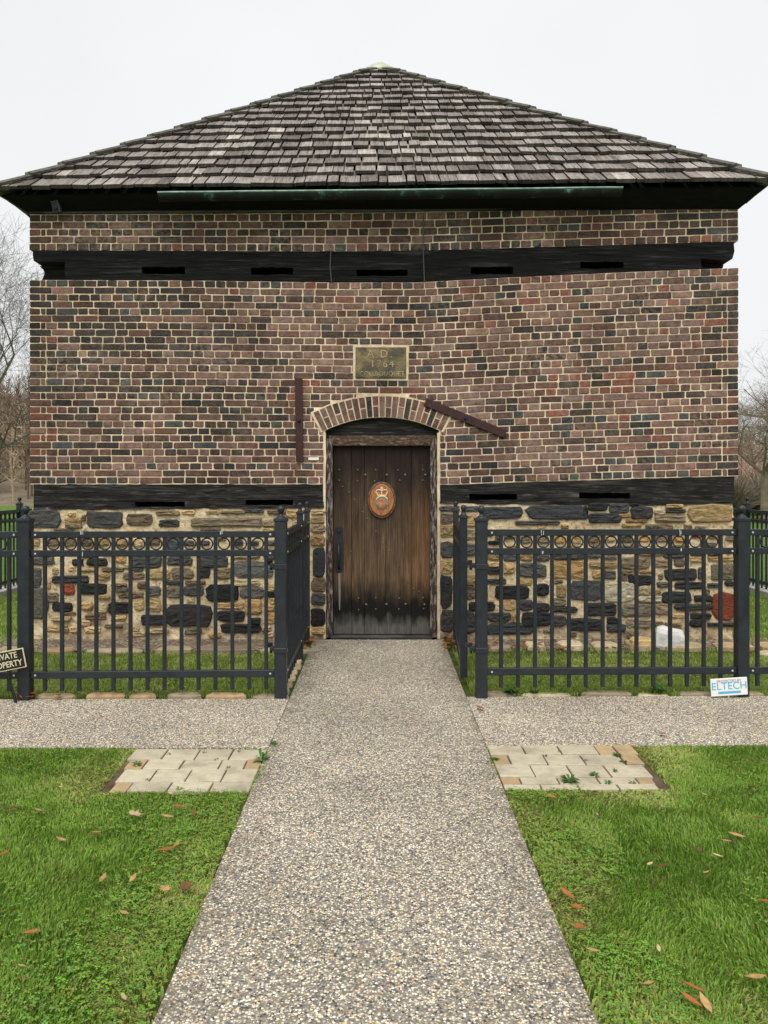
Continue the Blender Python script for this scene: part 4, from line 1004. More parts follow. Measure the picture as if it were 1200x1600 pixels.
# open gate leaf, right
gate = thing('iron_gate', 'dark iron gate leaf swung open against the right side of the doorway path', 'gate', (.72, 6.7, 0))
post(gate, .678, 5.97, .058, 1.335, name='stile', z0=.05); post(gate, .770, 7.46, .055, 1.335, name='stile', z0=.05)
panel(gate, (.680, 6.0), (.768, 7.43), 11, .09, .127, rings=True)
# side perimeter fences
for sgn, lab in ((-1, 'dark iron perimeter fence far back beyond the left wall corner'), (1, 'dark iron perimeter fence far back beyond the right wall corner')):
    x = 5.6*sgn if sgn < 0 else 5.72; f = thing('iron_fence', lab, 'fence', (x, 10.5, 0))
    ys = [9.3, 11.5, 13.7]
    for y in ys: post(f, x, y, .075, 1.30)
    for a_, b2 in zip(ys, ys[1:]): panel(f, (x, a_+.04), (x, b2-.04), 17, .05, .1285, rings=True, dz=-.03)
    kb = MB(); kb.bbox(Matrix.Translation((x, 10.5, 0)), (-.12, -4, -.1), (.12, 4, .06), .01); kb.build('kerb', 'kerb', kind='structure')

# ------------------------------------------------------------------ little signs
sg = Vector((FX(-1, 5.46), 5.46, 0)); sign = thing('lawn_sign', 'small black and cream PRIVATE PROPERTY sign on a stake by the left fence post', 'sign', (FX(25, 5.42), 5.44, 0))
ctr = P(8, 1033, 5.42); M = Matrix.Translation(ctr) @ Matrix.Rotation(R(-11), 4, 'Y')
b = MB(); b.bbox(M, (-.148, -.004, -.072), (.148, .004, .072), .002); b.build('board_edge', 'sign_cream', sign)
b = MB(); b.obox(M, (-.141, -.0052, -.065), (.141, .003, .065)); b.build('board', 'sign_black', sign)
for t_, zz in (('PRIVATE', .03), ('PROPERTY', -.03)):
    text(t_, .062, M @ Vector((0, -.0062, zz)), 'sign_cream', sign, ext=.0008, offs=.0008, rot=(R(90), R(-11), 0), sx=.84)
b = MB(); b.tube([P(14, 1045, 5.44), P(16, 1068, 5.45), P(25, 1098, 5.45)], .011, 6); b.build('stake', 'sign_black', sign)
c2 = P(1139, 1073, 5.56); es = thing('lawn_sign', 'small white ELTECH security sign at the foot of the right fence post', 'sign', (c2.x, 5.56, 0))
M = Matrix.Translation(c2) @ Matrix.Rotation(R(3), 4, 'Y') @ Matrix.Rotation(R(-6), 4, 'X')
M = Matrix.Translation(c2) @ Matrix.Rotation(R(-3.5), 4, 'Y')
b = MB(); b.bbox(M, (-.138, -.004, -.066), (.138, .004, .066), .002); b.build('board', 'white_paint', es)
text('PROTECTED BY', .026, M @ Vector((0, -.0055, .045)), 'sign_grey', es, ext=.0006, rot=(R(90), R(-3.5), 0))
text('ELTECH', .078, M @ Vector((0, -.0055, .006)), 'sign_blue', es, ext=.0006, rot=(R(90), R(-3.5), 0), sx=.98)
b = MB(); b.obox(M, (-.085, -.0052, -.050), (.085, .003, -.032)); b.build('blue_bar', 'sign_blue', es)
b = MB(); b.tube([c2+Vector((0,.008,.02)), Vector((c2.x, 5.568, -.08))], .005, 6); b.build('stake', 'screw', es)

# ------------------------------------------------------------------ loose stones, edging
def slab(x0, x1, y0, y1, z, c, parent, name='stone', mat='flat_stone', th=.05):
    b = MB(); n = 9; cx, cy, rx, ry = (x0+x1)/2, (y0+y1)/2, (x1-x0)/2, (y1-y0)/2; out = []
    for i in range(n):
        a = 2*math.pi*(i+rng.random()*.5)/n; ca, sa = math.cos(a), math.sin(a); r = (abs(ca)**5+abs(sa)**5)**(-.2)*rng.uniform(.9, 1.02); out.append((cx+rx*r*ca, cy+ry*r*sa))
    for s, zz in ((1, z-th), (1, z-.012), (.88, z)):
        for x, y in out: b.v.append((cx+(x-cx)*s, cy+(y-cy)*s, zz+rng.uniform(-.004,.004)))
    for k in range(2):
        for i in range(n): j = (i+1) % n; b.face((k*n+i, k*n+j, k*n+n+j, k*n+n+i), c)
    b.face([2*n+i for i in range(n)], c); return b.build(name, mat, parent)
FS = [lin((196,180,146)), lin((178,160,128)), lin((160,146,124)), lin((206,190,158)), lin((186,158,122))]
ed = thing('stone_edging', 'row of flat tan stones edging the cross path left of the main path', 'edging', (-2, 5.6, 0))
x = -2.62
while x < -.85:
    wd = rng.uniform(.15, .34)
    if rng.random() < .8: slab(x, x+wd, 5.575+.0*x, 5.665, rng.uniform(.0,.022), rng.choice(FS), ed)
    x += wd+rng.uniform(.02, .1)
ed = thing('stone_edging', 'row of flat tan stones edging the cross path right of the main path', 'edging', (1.8, 5.66, 0))
x = .78
while x < 2.9:
    wd = rng.uniform(.18, .42)
    if rng.random() < .8: slab(x, x+wd, 5.64, 5.72, rng.uniform(-.005,.012), rng.choice(FS), ed)
    x += wd+rng.uniform(.02, .1)
ed = thing('stone_edging', 'short row of tan blocks between the left return fence and the path', 'edging', (-.72, 6.1, 0))
for i in range(6): slab(-.80, -.70+rng.uniform(-.01,.012), 5.68+i*.2, 5.68+i*.2+.185, rng.uniform(-.008,.003), rng.choice(FS), ed)
ed = thing('stone_edging', 'worn flat stones along the foot of the left rubble wall', 'edging', (-2.2, 7.3, 0))
x = -3.7
while x < -.95:
    wd = rng.uniform(.25, .6); slab(x, x+wd, 7.10+rng.uniform(-.03,.03), 7.26, rng.uniform(.0,.03), tuple(v*.7 for v in rng.choice(FS)), ed); x += wd+rng.uniform(.02, .25)
ed = thing('stone_edging', 'tan flat stones along the foot of the right rubble wall', 'edging', (2.2, 7.4, 0))
x = .9
while x < 3.9:
    wd = rng.uniform(.2, .5); slab(x, x+wd, 7.22+rng.uniform(-.04,.02), 7.46+rng.uniform(-.03,.05), rng.uniform(.01,.05), rng.choice(FS), ed, th=.08); x += wd+rng.uniform(.02, .16)
for x0, x1, y in ((3.55, 4.15, 6.9), (3.6, 4.4, 6.62)):
    t = slab(x0, x1, y, y+.22, .015, FS[3], None, 'flat_stone'); t['label'] = 'flat pale stepping stone in the grass %s the right fence post' % ('just behind' if y < 6.8 else 'farther behind'); t['category'] = 'stone'
b = MB(); n = 14       # white rock
rk = P(1047, 979, 7.35)
for j, (s, z) in enumerate(((.9, -.03), (1.0, .015), (1.02, .07), (1.0, .125), (.88, .165), (.5, .180))):
    for i in range(n):
        a = 2*math.pi*i/n; r = (abs(math.cos(a+.3))**6+abs(math.sin(a+.3))**6)**(-1/6)*(1+.10*noise.noise((i*.9, j*.7, 3)))
        b.v.append((rk.x+.14*s*r*math.cos(a), rk.y+.11*s*r*math.sin(a), z+.016*noise.noise((i*.7, j, 8))-.025*math.cos(a)*(j > 2)))
for j in range(5):
    for i in range(n): b.face((j*n+i, j*n+(i+1) % n, j*n+n+(i+1) % n, j*n+n+i))
b.face([5*n+i for i in range(n)]); o = b.build('white_rock', 'white_rock', label='rounded white painted rock against the right rubble wall', category='rock')
t = slab(*(P(982,0,7.35).x, P(1018,0,7.35).x), 7.22, 7.42, .085, lin((206,176,122)), None, 'loose_stone', th=.11); t['label'] = 'loose tan block lying left of the white rock'; t['category'] = 'stone'

# ------------------------------------------------------------------ fallen leaves
LC = dict(tan=lin((182,146,98)), rust=lin((164,106,58)), brown=lin((112,80,52)), pale=lin((196,174,134)))
def leaf_shape(kind, size, c):
    b = MB(); 
    if kind == 'slim': outl = [(0,-.5,0),(.13,-.2,0),(.16,.1,0),(.07,.38,0),(0,.55,0),(-.07,.38,0),(-.16,.1,0),(-.13,-.2,0)]
    else: outl = [(0,-.5,0),(.16,-.28,0),(.40,-.30,0),(.30,-.05,0),(.48,.16,0),(.2,.2,0),(.18,.42,0),(0,.55,0),(-.16,.40,0),(-.24,.2,0),(-.46,.18,0),(-.3,-.05,0),(-.4,-.28,0),(-.16,-.28,0)]
    curl = rng.uniform(.1, .7); size *= .75; b.v.append((0, 0, .012)); tw = rng.uniform(-.6,.6)
    for x, y, z in outl: b.v.append((x*size*(1-.15*curl), y*size, size*(curl*.9*x*x+.35*y*y*curl+tw*x*y)+.012))
    n = len(outl)
    for i in range(n): b.face((0, 1+i, 1+(i+1) % n), c)
    # thin underside
    k = len(b.v); b.v += [(x, y, z-.0012) for x, y, z in b.v[:k]]
    for i in range(n): b.face((k, k+1+(i+1) % n, k+1+i), c)
    return b
def zone(px, py, box):
    x0, x1, y0, y1 = box; a = ('left side', 'left of centre', 'right of centre', 'right side')[max(0, min(3, int(4*(px-x0)/(x1-x0))))]
    return ('far part', 'middle part', 'near part')[max(0, min(2, int(3*(py-y0)/(y1-y0))))]+', '+a
def leaf(px, py, kind, colr, size, label, group, z=.028, rot=None):
    p = G(px, py); c = LC[colr]; f = rng.uniform(.8, 1.15); b = leaf_shape(kind, size, tuple(x*f for x in c))
    me = b.mesh('fallen_leaf', 'leaf'); o = link('fallen_leaf', me, None, (p.x, p.y, z), (rng.uniform(-.1,.1), rng.uniform(-.16,.16), rng.gauss(1.57, .7) if rot is None else rot))
    o['label'] = label; o['category'] = 'leaf'; o['group'] = group
left_leaves = [(280,1272,'slim','rust',.10),(262,1288,'slim','tan',.09),(210,1286,'lobed','pale',.095),(303,1282,'slim','brown',.09),(95,1325,'slim','tan',.10),(262,1340,'slim','rust',.105),(275,1333,'slim','tan',.09),(150,1314,'slim','tan',.07),(160,1388,'slim','tan',.095),(207,1387,'slim','tan',.085),(230,1371,'slim','brown',.05),(258,1404,'lobed','tan',.07),(291,1400,'lobed','brown',.09),(195,1442,'slim','tan',.06),(48,1473,'slim','rust',.085),(193,1578,'slim','pale',.06),(35,1528,'slim','tan',.05),(95,1241,'slim','pale',.05),(6,1347,'slim','rust',.08),(60,1278,'slim','tan',.06),(150,1318,'slim','brown',.05),(265,1252,'lobed','pale',.05),(18,1275,'slim','brown',.1)]
for px, py, kd, cl, s in left_leaves:
    leaf(px, py, kd, cl, s, {'rust': 'rust coloured dry leaf on the left lawn', 'tan': 'tan dry leaf on the left lawn', 'brown': 'dark brown dry leaf on the left lawn', 'pale': 'pale cream dry leaf on the left lawn'}[cl]+', '+zone(px, py, (0, 330, 1240, 1600)), 'dry leaves on the left lawn, '+cl)
right_leaves = [(1133,1327,'slim','tan',.08),(1152,1318,'slim','tan',.10),(1090,1341,'slim','brown',.07),(1122,1351,'slim','pale',.06),(1034,1367,'slim','brown',.06),(1015,1364,'slim','pale',.06),(1185,1290,'slim','brown',.06),(887,1413,'slim','rust',.12),(900,1433,'lobed','rust',.07),(905,1464,'lobed','rust',.06),(927,1502,'slim','tan',.06),(1078,1580,'slim','rust',.10),(1103,1588,'slim','tan',.11),(1083,1562,'slim','rust',.10),(1180,1545,'slim','tan',.10),(1198,1424,'slim','rust',.08),(1104,1378,'slim','tan',.05),(933,1285,'slim','pale',.04),(895,1299,'slim','tan',.04),(1100,1253,'slim','tan',.06),(1175,1240,'slim','brown',.07),(1013,1555,'slim','tan',.06),(862,1256,'slim','rust',.08),(1030,1500,'slim','pale',.06)]
for px, py, kd, cl, s in right_leaves:
    leaf(px, py, kd, cl, s, {'rust': 'rust coloured dry leaf on the right lawn', 'tan': 'tan dry leaf on the right lawn', 'brown': 'dark brown dry leaf on the right lawn', 'pale': 'pale cream dry leaf on the right lawn'}[cl]+', '+zone(px, py, (850, 1200, 1230, 1600)), 'dry leaves on the right lawn, '+cl)
leaf(750, 1109, 'lobed', 'rust', .085, 'orange lobed leaf on the right cross path beside the main path', 'dry leaves on the paths', .004)
leaf(1036, 1150, 'lobed', 'rust', .07, 'orange leaf at the lower edge of the right cross path', 'dry leaves on the paths', .004)
leaf(536, 991, 'lobed', 'rust', .09, 'rust leaf caught at the foot of the door', 'dry leaves on the paths', .01)
for nm, cxy, sp, n_ in (('drift of rust brown leaves beside the left door jamb', (-.76, 7.42), (.10, .24), 60), ('drift of rust brown leaves beside the right door jamb', (.75, 7.45), (.12, .26), 60), ('few rust leaves at the foot of the left fence post', (-2.55, 5.52), (.16, .05), 14), ('brown leaves along the foot of the right rubble wall', (1.6, 7.3), (.7, .12), 60)):
    L_ = MB()
    for i in range(n_):
        b = leaf_shape(rng.choice(['slim','lobed','lobed']), rng.uniform(.05,.09), tuple(x*rng.uniform(.6,1) for x in LC[rng.choice(['rust','brown','rust'])]))
        M = Matrix.Translation((cxy[0]+rng.uniform(-1,1)*sp[0], cxy[1]+rng.uniform(-1,1)*sp[1], rng.uniform(0,.035))) @ Matrix.Rotation(rng.uniform(0,6.28), 4, 'Z') @ Matrix.Rotation(rng.uniform(-.6,.6), 4, 'X')
        k = len(L_.v); L_.v += [tuple(M @ Vector(v)) for v in b.v]
        for f, c in zip(b.f, b.c): L_.face([k+i2 for i2 in f], c)
    L_.build('leaf_litter', 'leaf', label=nm, category='leaves', kind='stuff')

# ------------------------------------------------------------------ weeds in the joints
def weed(p, size, n, label, group, upright=.5):
    b = MB()
    for i in range(n):
        a = rng.uniform(0, 6.28); L = size*rng.uniform(.5, 1); up = rng.uniform(.1, 1)*upright; w = L*.16
        d = Vector((math.cos(a), math.sin(a), 0)); s = Vector((-d.y, d.x, 0)); c = tuple(x*rng.uniform(.7,1.2) for x in (.075,.17,.03))
        pts = [d*.004, d*L*.5+Vector((0,0,L*up)), d*L+Vector((0,0,L*up*.8))]; k = len(b.v)
        b.v += [tuple(pts[0]), tuple(pts[1]-s*w), tuple(pts[1]+s*w), tuple(pts[2])]; b.face((k,k+1,k+3,k+2), c)
    o = link('weed', b.mesh('weed', 'grass_blade'), None, p, label=label, category='weed', group=group)
for px, py, s, n, u in ((214,1196,.06,26,.6),(408,1188,.10,14,.9),(427,1164,.06,14,.8),(281,1233,.045,14,.5),(357,1199,.03,10,.6),(338,1186,.03,10,.5),(320,1176,.03,9,.5),(264,1178,.03,9,.5),(373,1174,.03,9,.5),(230,1218,.03,8,.4)):
    weed(G(px, py)+Vector((0,0,-.002)), s*.7, n, 'small green weed growing between the left pavers, '+zone(px, py, (180, 430, 1165, 1235)), 'weeds among the left pavers', u)
for px, py, s, n, u in ((772,1187,.06,20,.5),(851,1181,.035,12,.5),(890,1220,.09,30,.5),(930,1212,.06,18,.4),(965,1180,.06,26,.4),(975,1190,.05,18,.4),(962,1205,.04,14,.5),(915,1188,.03,10,.4),(875,1174,.03,9,.5),(950,1223,.05,16,.4),(988,1223,.04,14,.4)):
    weed(G(px, py)+Vector((0,0,-.002)), s*.7, n, 'small green weed growing between the right pavers, '+zone(px, py, (765, 1020, 1165, 1230)), 'weeds among the right pavers', u)
for px, py, s in ((798,1083,.09),(1028,1082,.09),(835,1083,.05)):
    weed(G(px, py), s, 50, {798: 'leafy green weed at the path edge beside the right gate post', 1028: 'leafy green weed at the path edge before the right fence middle', 835: 'tiny weed at the path edge right of the gate post'}[px], 'weeds along the right cross path', .7)

# ------------------------------------------------------------------ grass
def vnoise(x, y, s, seed):
    r = np.random.default_rng(seed); T = r.random((64, 64)); X = x*s; Y = y*s; xi = np.floor(X).astype(int); yi = np.floor(Y).astype(int); fx = X-xi; fy = Y-yi
    fx = fx*fx*(3-2*fx); fy = fy*fy*(3-2*fy); g = lambda a, b: T[a % 64, b % 64]
    return (g(xi,yi)*(1-fx)+g(xi+1,yi)*fx)*(1-fy)+(g(xi,yi+1)*(1-fx)+g(xi+1,yi+1)*fx)*fy
def scatter(x0, x1, y0, y1, dens):
    n = int((x1-x0)*(y1-y0)*dens); return nrng.uniform(x0, x1, n), nrng.uniform(y0, y1, n)
X = []; Y = []; SZ = []
for (a, b_, c_, d_, den, sz) in ((-3.1, PL+.035, 1.75, 2.9, 34000, 1), (-3.4, PL+.035, 2.9, 4.52, 22000, 1), (PR-.035, 3.1, 1.75, 2.9, 34000, 1), (PR-.035, 3.6, 2.9, 4.66, 22000, 1),
        (-4.4, PL-.1, 5.62, 7.2, 8500, 1.15), (PR+.06, 5.4, 5.66, 7.35, 8500, 1.15), (3.75, 5.6, 7.35, 11, 2600, 1.5), (-5.5, -3.7, 7.2, 11, 2600, 1.5), (-5.5,-4.4,5.6,7.2,2600,1.3)):
    x, y = scatter(a, b_, c_, d_, den); X.append(x); Y.append(y); SZ.append(np.full(len(x), sz))
X = np.concatenate(X); Y = np.concatenate(Y); SZ = np.concatenate(SZ)
keep = np.ones(len(X), bool)
edge = .025*vnoise(X, Y, 6, 3)
for (a, b_, c_, d_) in pav_rects:
    ins = (X > a-.01+edge) & (X < b_+.0) & (Y > c_-.012+edge) & (Y < d_+.02); keep &= ~ins
front_y = np.where(X < 0, 4.46+(X+9)*(.06/8.3), 4.53+(X-.65)*.0156)
keep &= ~((Y > front_y-.008) & (Y < front_y+1.06))
creep = .07*(vnoise(X, Y, 7, 61)*.6+vnoise(X, Y, 23, 62)*.4-.5); keep &= ~((Y < 5.5) & (X > PL+creep) & (X < 0)); keep &= ~((Y < 5.5) & (X < PR-creep) & (X > 0))
bare = vnoise(X, Y, 3.0, 11)*.6+vnoise(X, Y, 9, 12)*.4
dist_path = np.where(X < 0, PL-X, X-PR)
nearp = np.clip(1-dist_path/.35, 0, 1)*((Y < 4.6))
pvd = np.full(len(X), 9.0)
for (a, b_, c_, d_) in pav_rects:
    dx = np.maximum(np.maximum(a-X, X-b_), 0); dy = np.maximum(np.maximum(c_-Y, Y-d_), 0); pvd = np.minimum(pvd, np.hypot(dx, dy))
nearpv = np.clip(1-pvd/.30, 0, 1)
thin = np.clip((bare-.46)*4, 0, 1)*np.maximum(np.maximum(nearp, nearpv), .10)
thin = np.where((Y > 5.5), np.clip((bare-.55)*2.5, 0, .6), thin)
keep &= nrng.random(len(X)) > thin*.97
wallside = (Y > 7.0) & (np.abs(X) < 3.8); keep &= ~(wallside & (nrng.random(len(X)) < .9))
X, Y, SZ, nearp, nearpv, bare = X[keep], Y[keep], SZ[keep], nearp[keep], nearpv[keep], bare[keep]
N = len(X)
patch = vnoise(X, Y, 1.6, 21)*.55+vnoise(X, Y, 5, 22)*.45; yel = np.clip(np.maximum(nearp*.9, nearpv)*1.1+(vnoise(X, Y, 2.3, 31)-.55)*1.6+(vnoise(X, Y, 7, 33)-.6), 0, 1)
tuft = vnoise(X, Y, 14, 41)
hgt = (.010+.014*patch+.011*tuft)*SZ*(1-.45*yel)*nrng.uniform(.55, 1.25, N); hgt = np.where(Y > 5.5, hgt*.9, hgt)
wdt = nrng.uniform(.0016, .0030, N)*SZ*np.where(yel > .5, 1.9, 1.0); ang = nrng.uniform(0, 6.283, N); lean = nrng.uniform(.15, .95, N)*hgt*(1+.8*yel); la = nrng.uniform(0, 6.283, N)*.6+vnoise(X, Y, 4, 51)*6.3
z0 = np.full(N, -.022)
cx_, sx_ = np.cos(ang)*wdt, np.sin(ang)*wdt; lx, ly = np.cos(la)*lean, np.sin(la)*lean
V = np.empty((N, 5, 3)); zt_ = z0+.022*np.minimum(1, SZ)*.6
V[:,0] = np.stack([X-cx_, Y-sx_, z0], 1); V[:,1] = np.stack([X+cx_, Y+sx_, z0], 1)
V[:,2] = np.stack([X+cx_*.85+lx*.35, Y+sx_*.85+ly*.35, zt_+hgt*.6], 1); V[:,3] = np.stack([X-cx_*.85+lx*.35, Y-sx_*.85+ly*.35, zt_+hgt*.6], 1)
V[:,4] = np.stack([X+lx, Y+ly, zt_+hgt*nrng.uniform(.7, 1.05, N)], 1)
me = bpy.data.meshes.new('grass'); me.vertices.add(N*5); me.vertices.foreach_set('co', V.reshape(-1))
me.loops.add(N*7); me.polygons.add(N*2)
base = (np.arange(N)*5)[:,None]
me.loops.foreach_set('vertex_index', (base+np.array([0,1,2,3,3,2,4])).reshape(-1).astype(np.int32))
ls = np.empty((N,2), np.int32); ls[:,0] = np.arange(N)*7; ls[:,1] = ls[:,0]+4; me.polygons.foreach_set('loop_start', ls.reshape(-1))
g1_ = np.array([.140,.275,.032]); g2_ = np.array([.285,.445,.070]); g3_ = np.array([.44,.48,.14]); g4_ = np.array([.36,.30,.14])
t = np.clip(patch*.9+nrng.normal(0, .22, N), 0, 1)[:,None]; C = g1_*(1-t)+g2_*t; C = np.where((Y > 5.5)[:,None], C*.6+g3_*.4, C)
yy = np.clip(yel*.75+nrng.normal(0, .12, N), 0, 1)[:,None]; C = C*(1-yy)+g3_*yy
dead = (nrng.random(N) < .03+.10*yel+.06*(Y > 5.5))[:,None]; C = np.where(dead, g4_, C)*nrng.uniform(.75, 1.2, N)[:,None]
at = me.attributes.new('Col', 'FLOAT_COLOR', 'FACE'); CC = np.ones((N, 2, 4)); CC[:,:,:3] = C[:,None,:]; at.data.foreach_set('color', CC.reshape(-1).astype(np.float32))
me.materials.append(MAT['grass_blade']); me.update(calc_edges=True); me.validate()
go = link('grass', me, None, (0,0,0)); go['kind'] = 'stuff'; go['label'] = 'short green grass of the lawns on both sides of the path'; go['category'] = 'grass'
# clover and low herbs on the thin edges
cb = MB()
def clover(x, y):
    c = tuple(v*rng.uniform(.7, 1.25) for v in (.22,.36,.06)); s = rng.uniform(.004, .009); h = rng.uniform(-.005, .022); a = rng.uniform(0, 6.28)
    for q in range(3):
        b = a+q*2.09; d = (math.cos(b), math.sin(b)); e = (-d[1], d[0]); k = len(cb.v); t = rng.uniform(-.4,.4)*s
        cb.v += [(x, y, h), (x+d[0]*s-e[0]*s*.55, y+d[1]*s-e[1]*s*.55, h+t), (x+d[0]*s*1.5, y+d[1]*s*1.5, h+t*.5), (x+d[0]*s+e[0]*s*.55, y+d[1]*s+e[1]*s*.55, h-t*.3)]
        cb.face((k,k+1,k+2,k+3), c)
for _ in range(16000):
    sgn = rng.choice((-1, 1)); d = abs(rng.gauss(0, .38)); y = rng.uniform(1.8, 4.4); x = PL-.01-d if sgn < 0 else PR+.01+d
    if rng.random() < .35: x = rng.uniform(.7, 2.6)*sgn
    if any(a-.0 < x < b_ and c_ < y < d_+.0 for a, b_, c_, d_ in pav_rects): continue
    if vnoise(np.array([x]), np.array([y]), 2.5, 77)[0] < .42: continue
    clover(x, y)
for _ in range(5000):
    sgn = rng.choice((-1, 1)); y = rng.uniform(5.68, 6.4)-abs(rng.gauss(0,.02)); x = rng.uniform(.82, 3.2)*sgn; clover(x, y)
o = cb.build('clover', 'grass_blade'); o['kind'] = 'stuff'; o['label'] = 'low clover and herbs mixed into the lawn edges'; o['category'] = 'clover'

# ------------------------------------------------------------------ bare trees and the far hillside
def branch(b, p, d, L, r, lev, maxl, rg, spread, sides):
    n = 4 if lev < 2 else 3; pts = [p.copy()]; rad = [r]; q = p.copy(); dd = d.copy()
    for i in range(n):
        dd = (dd+Vector((rg.uniform(-1,1), rg.uniform(-1,1), rg.uniform(-.5,.9)))*.16).normalized(); q = q+dd*(L/n); pts.append(q.copy()); rad.append(r*(1-.5*(i+1)/n) if lev < maxl else r*(1-.75*(i+1)/n))
    b.tube(pts, [max(x, .003) for x in rad], sides if lev < 2 else 3, None, False)
    if lev >= maxl: return
    kids = rg.randint(5, 7) if lev == 0 else rg.randint(3, 5) if lev < 3 else rg.randint(2, 4)
    for i in range(kids):
        t = rg.uniform(.35, 1) if lev else rg.uniform(.55, 1); k = min(n-1, int(t*n)); s = pts[k].lerp(pts[k+1], t*n-k)
        ax = Vector((rg.uniform(-1,1), rg.uniform(-1,1), rg.uniform(-.25,.75)))
        nd = (dd*(1-spread)+ax.normalized()*spread).normalized()
        branch(b, s, nd, L*rg.uniform(.55,.82), rad[k]*rg.uniform(.45,.7), lev+1, maxl, rg, spread, sides)
def tree(name, base, H, r, label, seed, maxl, spread, lean=(0,0), mat='bark', split=.35, limbs=7):
    rg = random.Random(seed); t = thing(name, label, 'tree', base); base = Vector(base)
    tb_ = MB(); th = H*split; d = Vector((lean[0], lean[1], 1)).normalized(); top = base+d*th
    tb_.tube([base-Vector((0,0,.2)), base+d*th*.15, base+d*th*.6, top], [r*1.35, r*1.05, r*.92, r*.8], 10, None, False); tb_.build('trunk', mat, t)
    cb_ = MB()
    for i in range(limbs):
        a = 6.283*i/limbs+rg.uniform(-.4,.4); s = base+d*th*rg.uniform(.72, 1.0); up = rg.uniform(.5, 1.5) if i else 3
        branch(cb_, s, Vector((math.cos(a), math.sin(a), up)).normalized(), H*rg.uniform(.26,.36), r*rg.uniform(.34,.5), 0, maxl, rg, spread, 6)
    cb_.build('crown', mat, t)
tree('bare_tree', (-14.3, 25, 0), 11.5, .15, 'large bare tree with fine twigs at the left edge of the photo', 5, 5, .62, split=.25, limbs=6)
tree('bare_tree', (16.4, 31.5, 0), 7.4, .16, 'bare spreading tree behind the right fence', 11, 5, .70, mat='bark_pale', split=.30)
tree('bare_tree', (22.5, 38, 0), 11, .3, 'bare tree standing farther right behind the spreading tree', 23, 3, .66, mat='bark_pale', split=.3)
def hillf(x, y):   # ridge around the back
    t = min(1, max(0, (y-60)/80)); left = min(1, max(0, (-x-10)/25)); right = min(1, max(0, (x-20)/40))
    return t*(15.5*left+5.5*right+3)+.6*noise.noise((x*.05, y*.05, 0))*t-.3
hm = MB(); nx, ny = 70, 16
for j in range(ny+1):
    for i in range(nx+1): x = -210+420*i/nx; y = 55+110*j/ny; hm.v.append((x, y, hillf(x, y)))
for j in range(ny):
    for i in range(nx): a = j*(nx+1)+i; hm.face((a, a+1, a+nx+2, a+nx+1))
hm.build('hill', 'hill_soil', kind='structure', smooth=True)
def wood(zone, count, seed, hs, label, cols_):
    rg = random.Random(seed); b = MB()
    for _ in range(count):
        y = rg.uniform(*zone[1]); x = rg.uniform(zone[0][0], zone[0][1])*y; z = hillf(x, y); H = rg.uniform(*hs); c = rg.choice(cols_); f = rg.uniform(.75, 1.2); c = tuple(v*f for v in c)
        b.tube([(x,y,z-.3), (x+rg.uniform(-.3,.3), y, z+H*.5), (x+rg.uniform(-.6,.6), y, z+H)], [.10,.07,.02], 3, c, False)
        for k in range(26):
            t = rg.uniform(.15, .95); a = rg.uniform(0, 6.28); L = H*rg.uniform(.12,.34)*(1.15-t); p = Vector((x, y, z+H*t)); q = p+Vector((math.cos(a)*L, math.sin(a)*L, L*rg.uniform(.2,1.3)))
            b.tube([p, p.lerp(q, .5)+Vector((0,0,-.05*L)), q], [.045,.03,.012], 3, c, False)
            for m2 in range(3):
                u = p.lerp(q, rg.uniform(.3,.95)); vv = u+Vector((rg.uniform(-1,1), rg.uniform(-1,1), rg.uniform(0,1.3)))*L*.45; b.tube([u, vv], [.022,.008], 3, c, False)
    o = b.build('woodland', 'wood_far'); o['kind'] = 'stuff'; o['label'] = label; o['category'] = 'woodland'
BR = [lin((150,132,110)), lin((128,110,90)), lin((170,152,128)), lin((112,98,84))]
wood(((-.85,-.18), (62, 118)), 560, 3, (5, 9), 'brown leafless wood on the hillside left of the building', BR)
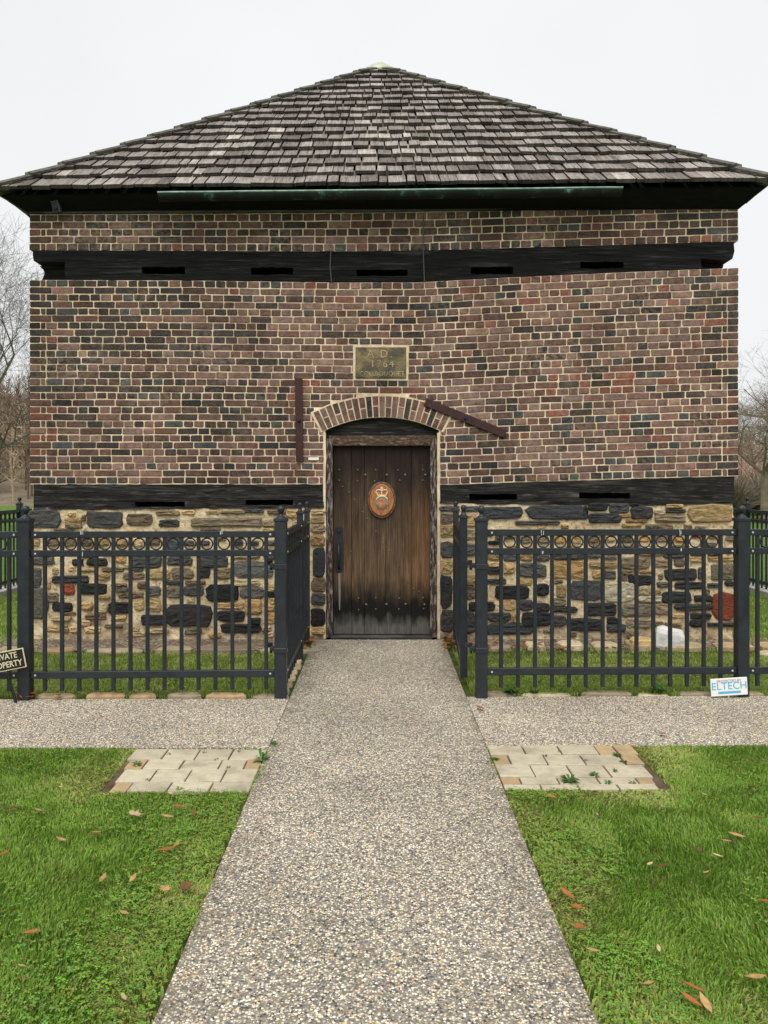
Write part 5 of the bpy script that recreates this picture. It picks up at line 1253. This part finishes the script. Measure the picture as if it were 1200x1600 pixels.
wood(((.20,.85), (66, 130)), 380, 4, (4, 7), 'brown leafless wood on the low rise right of the building', [lin((176,150,132)), lin((156,134,116)), lin((190,168,150))])
# low twiggy shrubs by the right fence line
for i, (x, y, s, lab) in enumerate(((19.2, 40, 2.0, 'tan twiggy shrub nearest the right wall corner, far off'), (21.4, 41, 2.3, 'tan twiggy shrub beside the trunk of the right tree, far off'))):
    sh = MB(); rg = random.Random(90+i)
    for k in range(500):
        a = rg.uniform(0, 6.28); t = rg.random()**.5; p = Vector((x+rg.uniform(-.4,.4), y, -.1)); q = Vector((x+math.cos(a)*s*1.1*t, y+math.sin(a)*s*t, s*(1.25-.7*t*t)*rg.uniform(.5, 1.05)))
        sh.tube([p, p.lerp(q, .55)+Vector((0,0,.25)), q], [.022,.014,.006], 3, None, False)
    sh.build('twiggy_shrub', 'bark_pale', label=lab, category='shrub')
# far building glimpsed on the right
bd = thing('far_building', 'low brick building with white window bands seen beyond the right tree', 'building', (29.5, 58, 0))
b = MB(); b.box((27.0, 58, -.3), (44, 66, 1.5)); b.build('wall', 'far_wall', bd)
b = MB(); b.box((26.7, 57.7, 1.5), (44.3, 66.3, 1.75)); b.build('roof', 'far_roof', bd)
for i in range(7):
    b = MB(); x = 27.3+i*2.3; b.bbox(Matrix.Translation((x+.8, 57.97, .8)), (-.8,-.05,-.4), (.8,.05,.4), .01); wn = b.build('window', 'far_window', bd)
    b = MB(); b.box((x+.1, 57.90, .5), (x+.76, 57.915, 1.1)); b.box((x+.84, 57.90, .5), (x+1.5, 57.915, 1.1)); b.build('pane', 'sign_grey', wn)

# things that still share a label: tell them apart by distance
by = {}
for o in col.objects:
    if o.parent is None and 'label' in o.keys(): by.setdefault(o['label'], []).append(o)
for lab, os_ in by.items():
    if len(os_) > 1:
        os_.sort(key=lambda o: o.location.y)
        words = ['nearer one', 'farther one'] if len(os_) == 2 else ['nearest one']+['middle one']*(len(os_)-2)+['farthest one']
        for o, wd_ in zip(os_, words): o['label'] = lab+', '+wd_
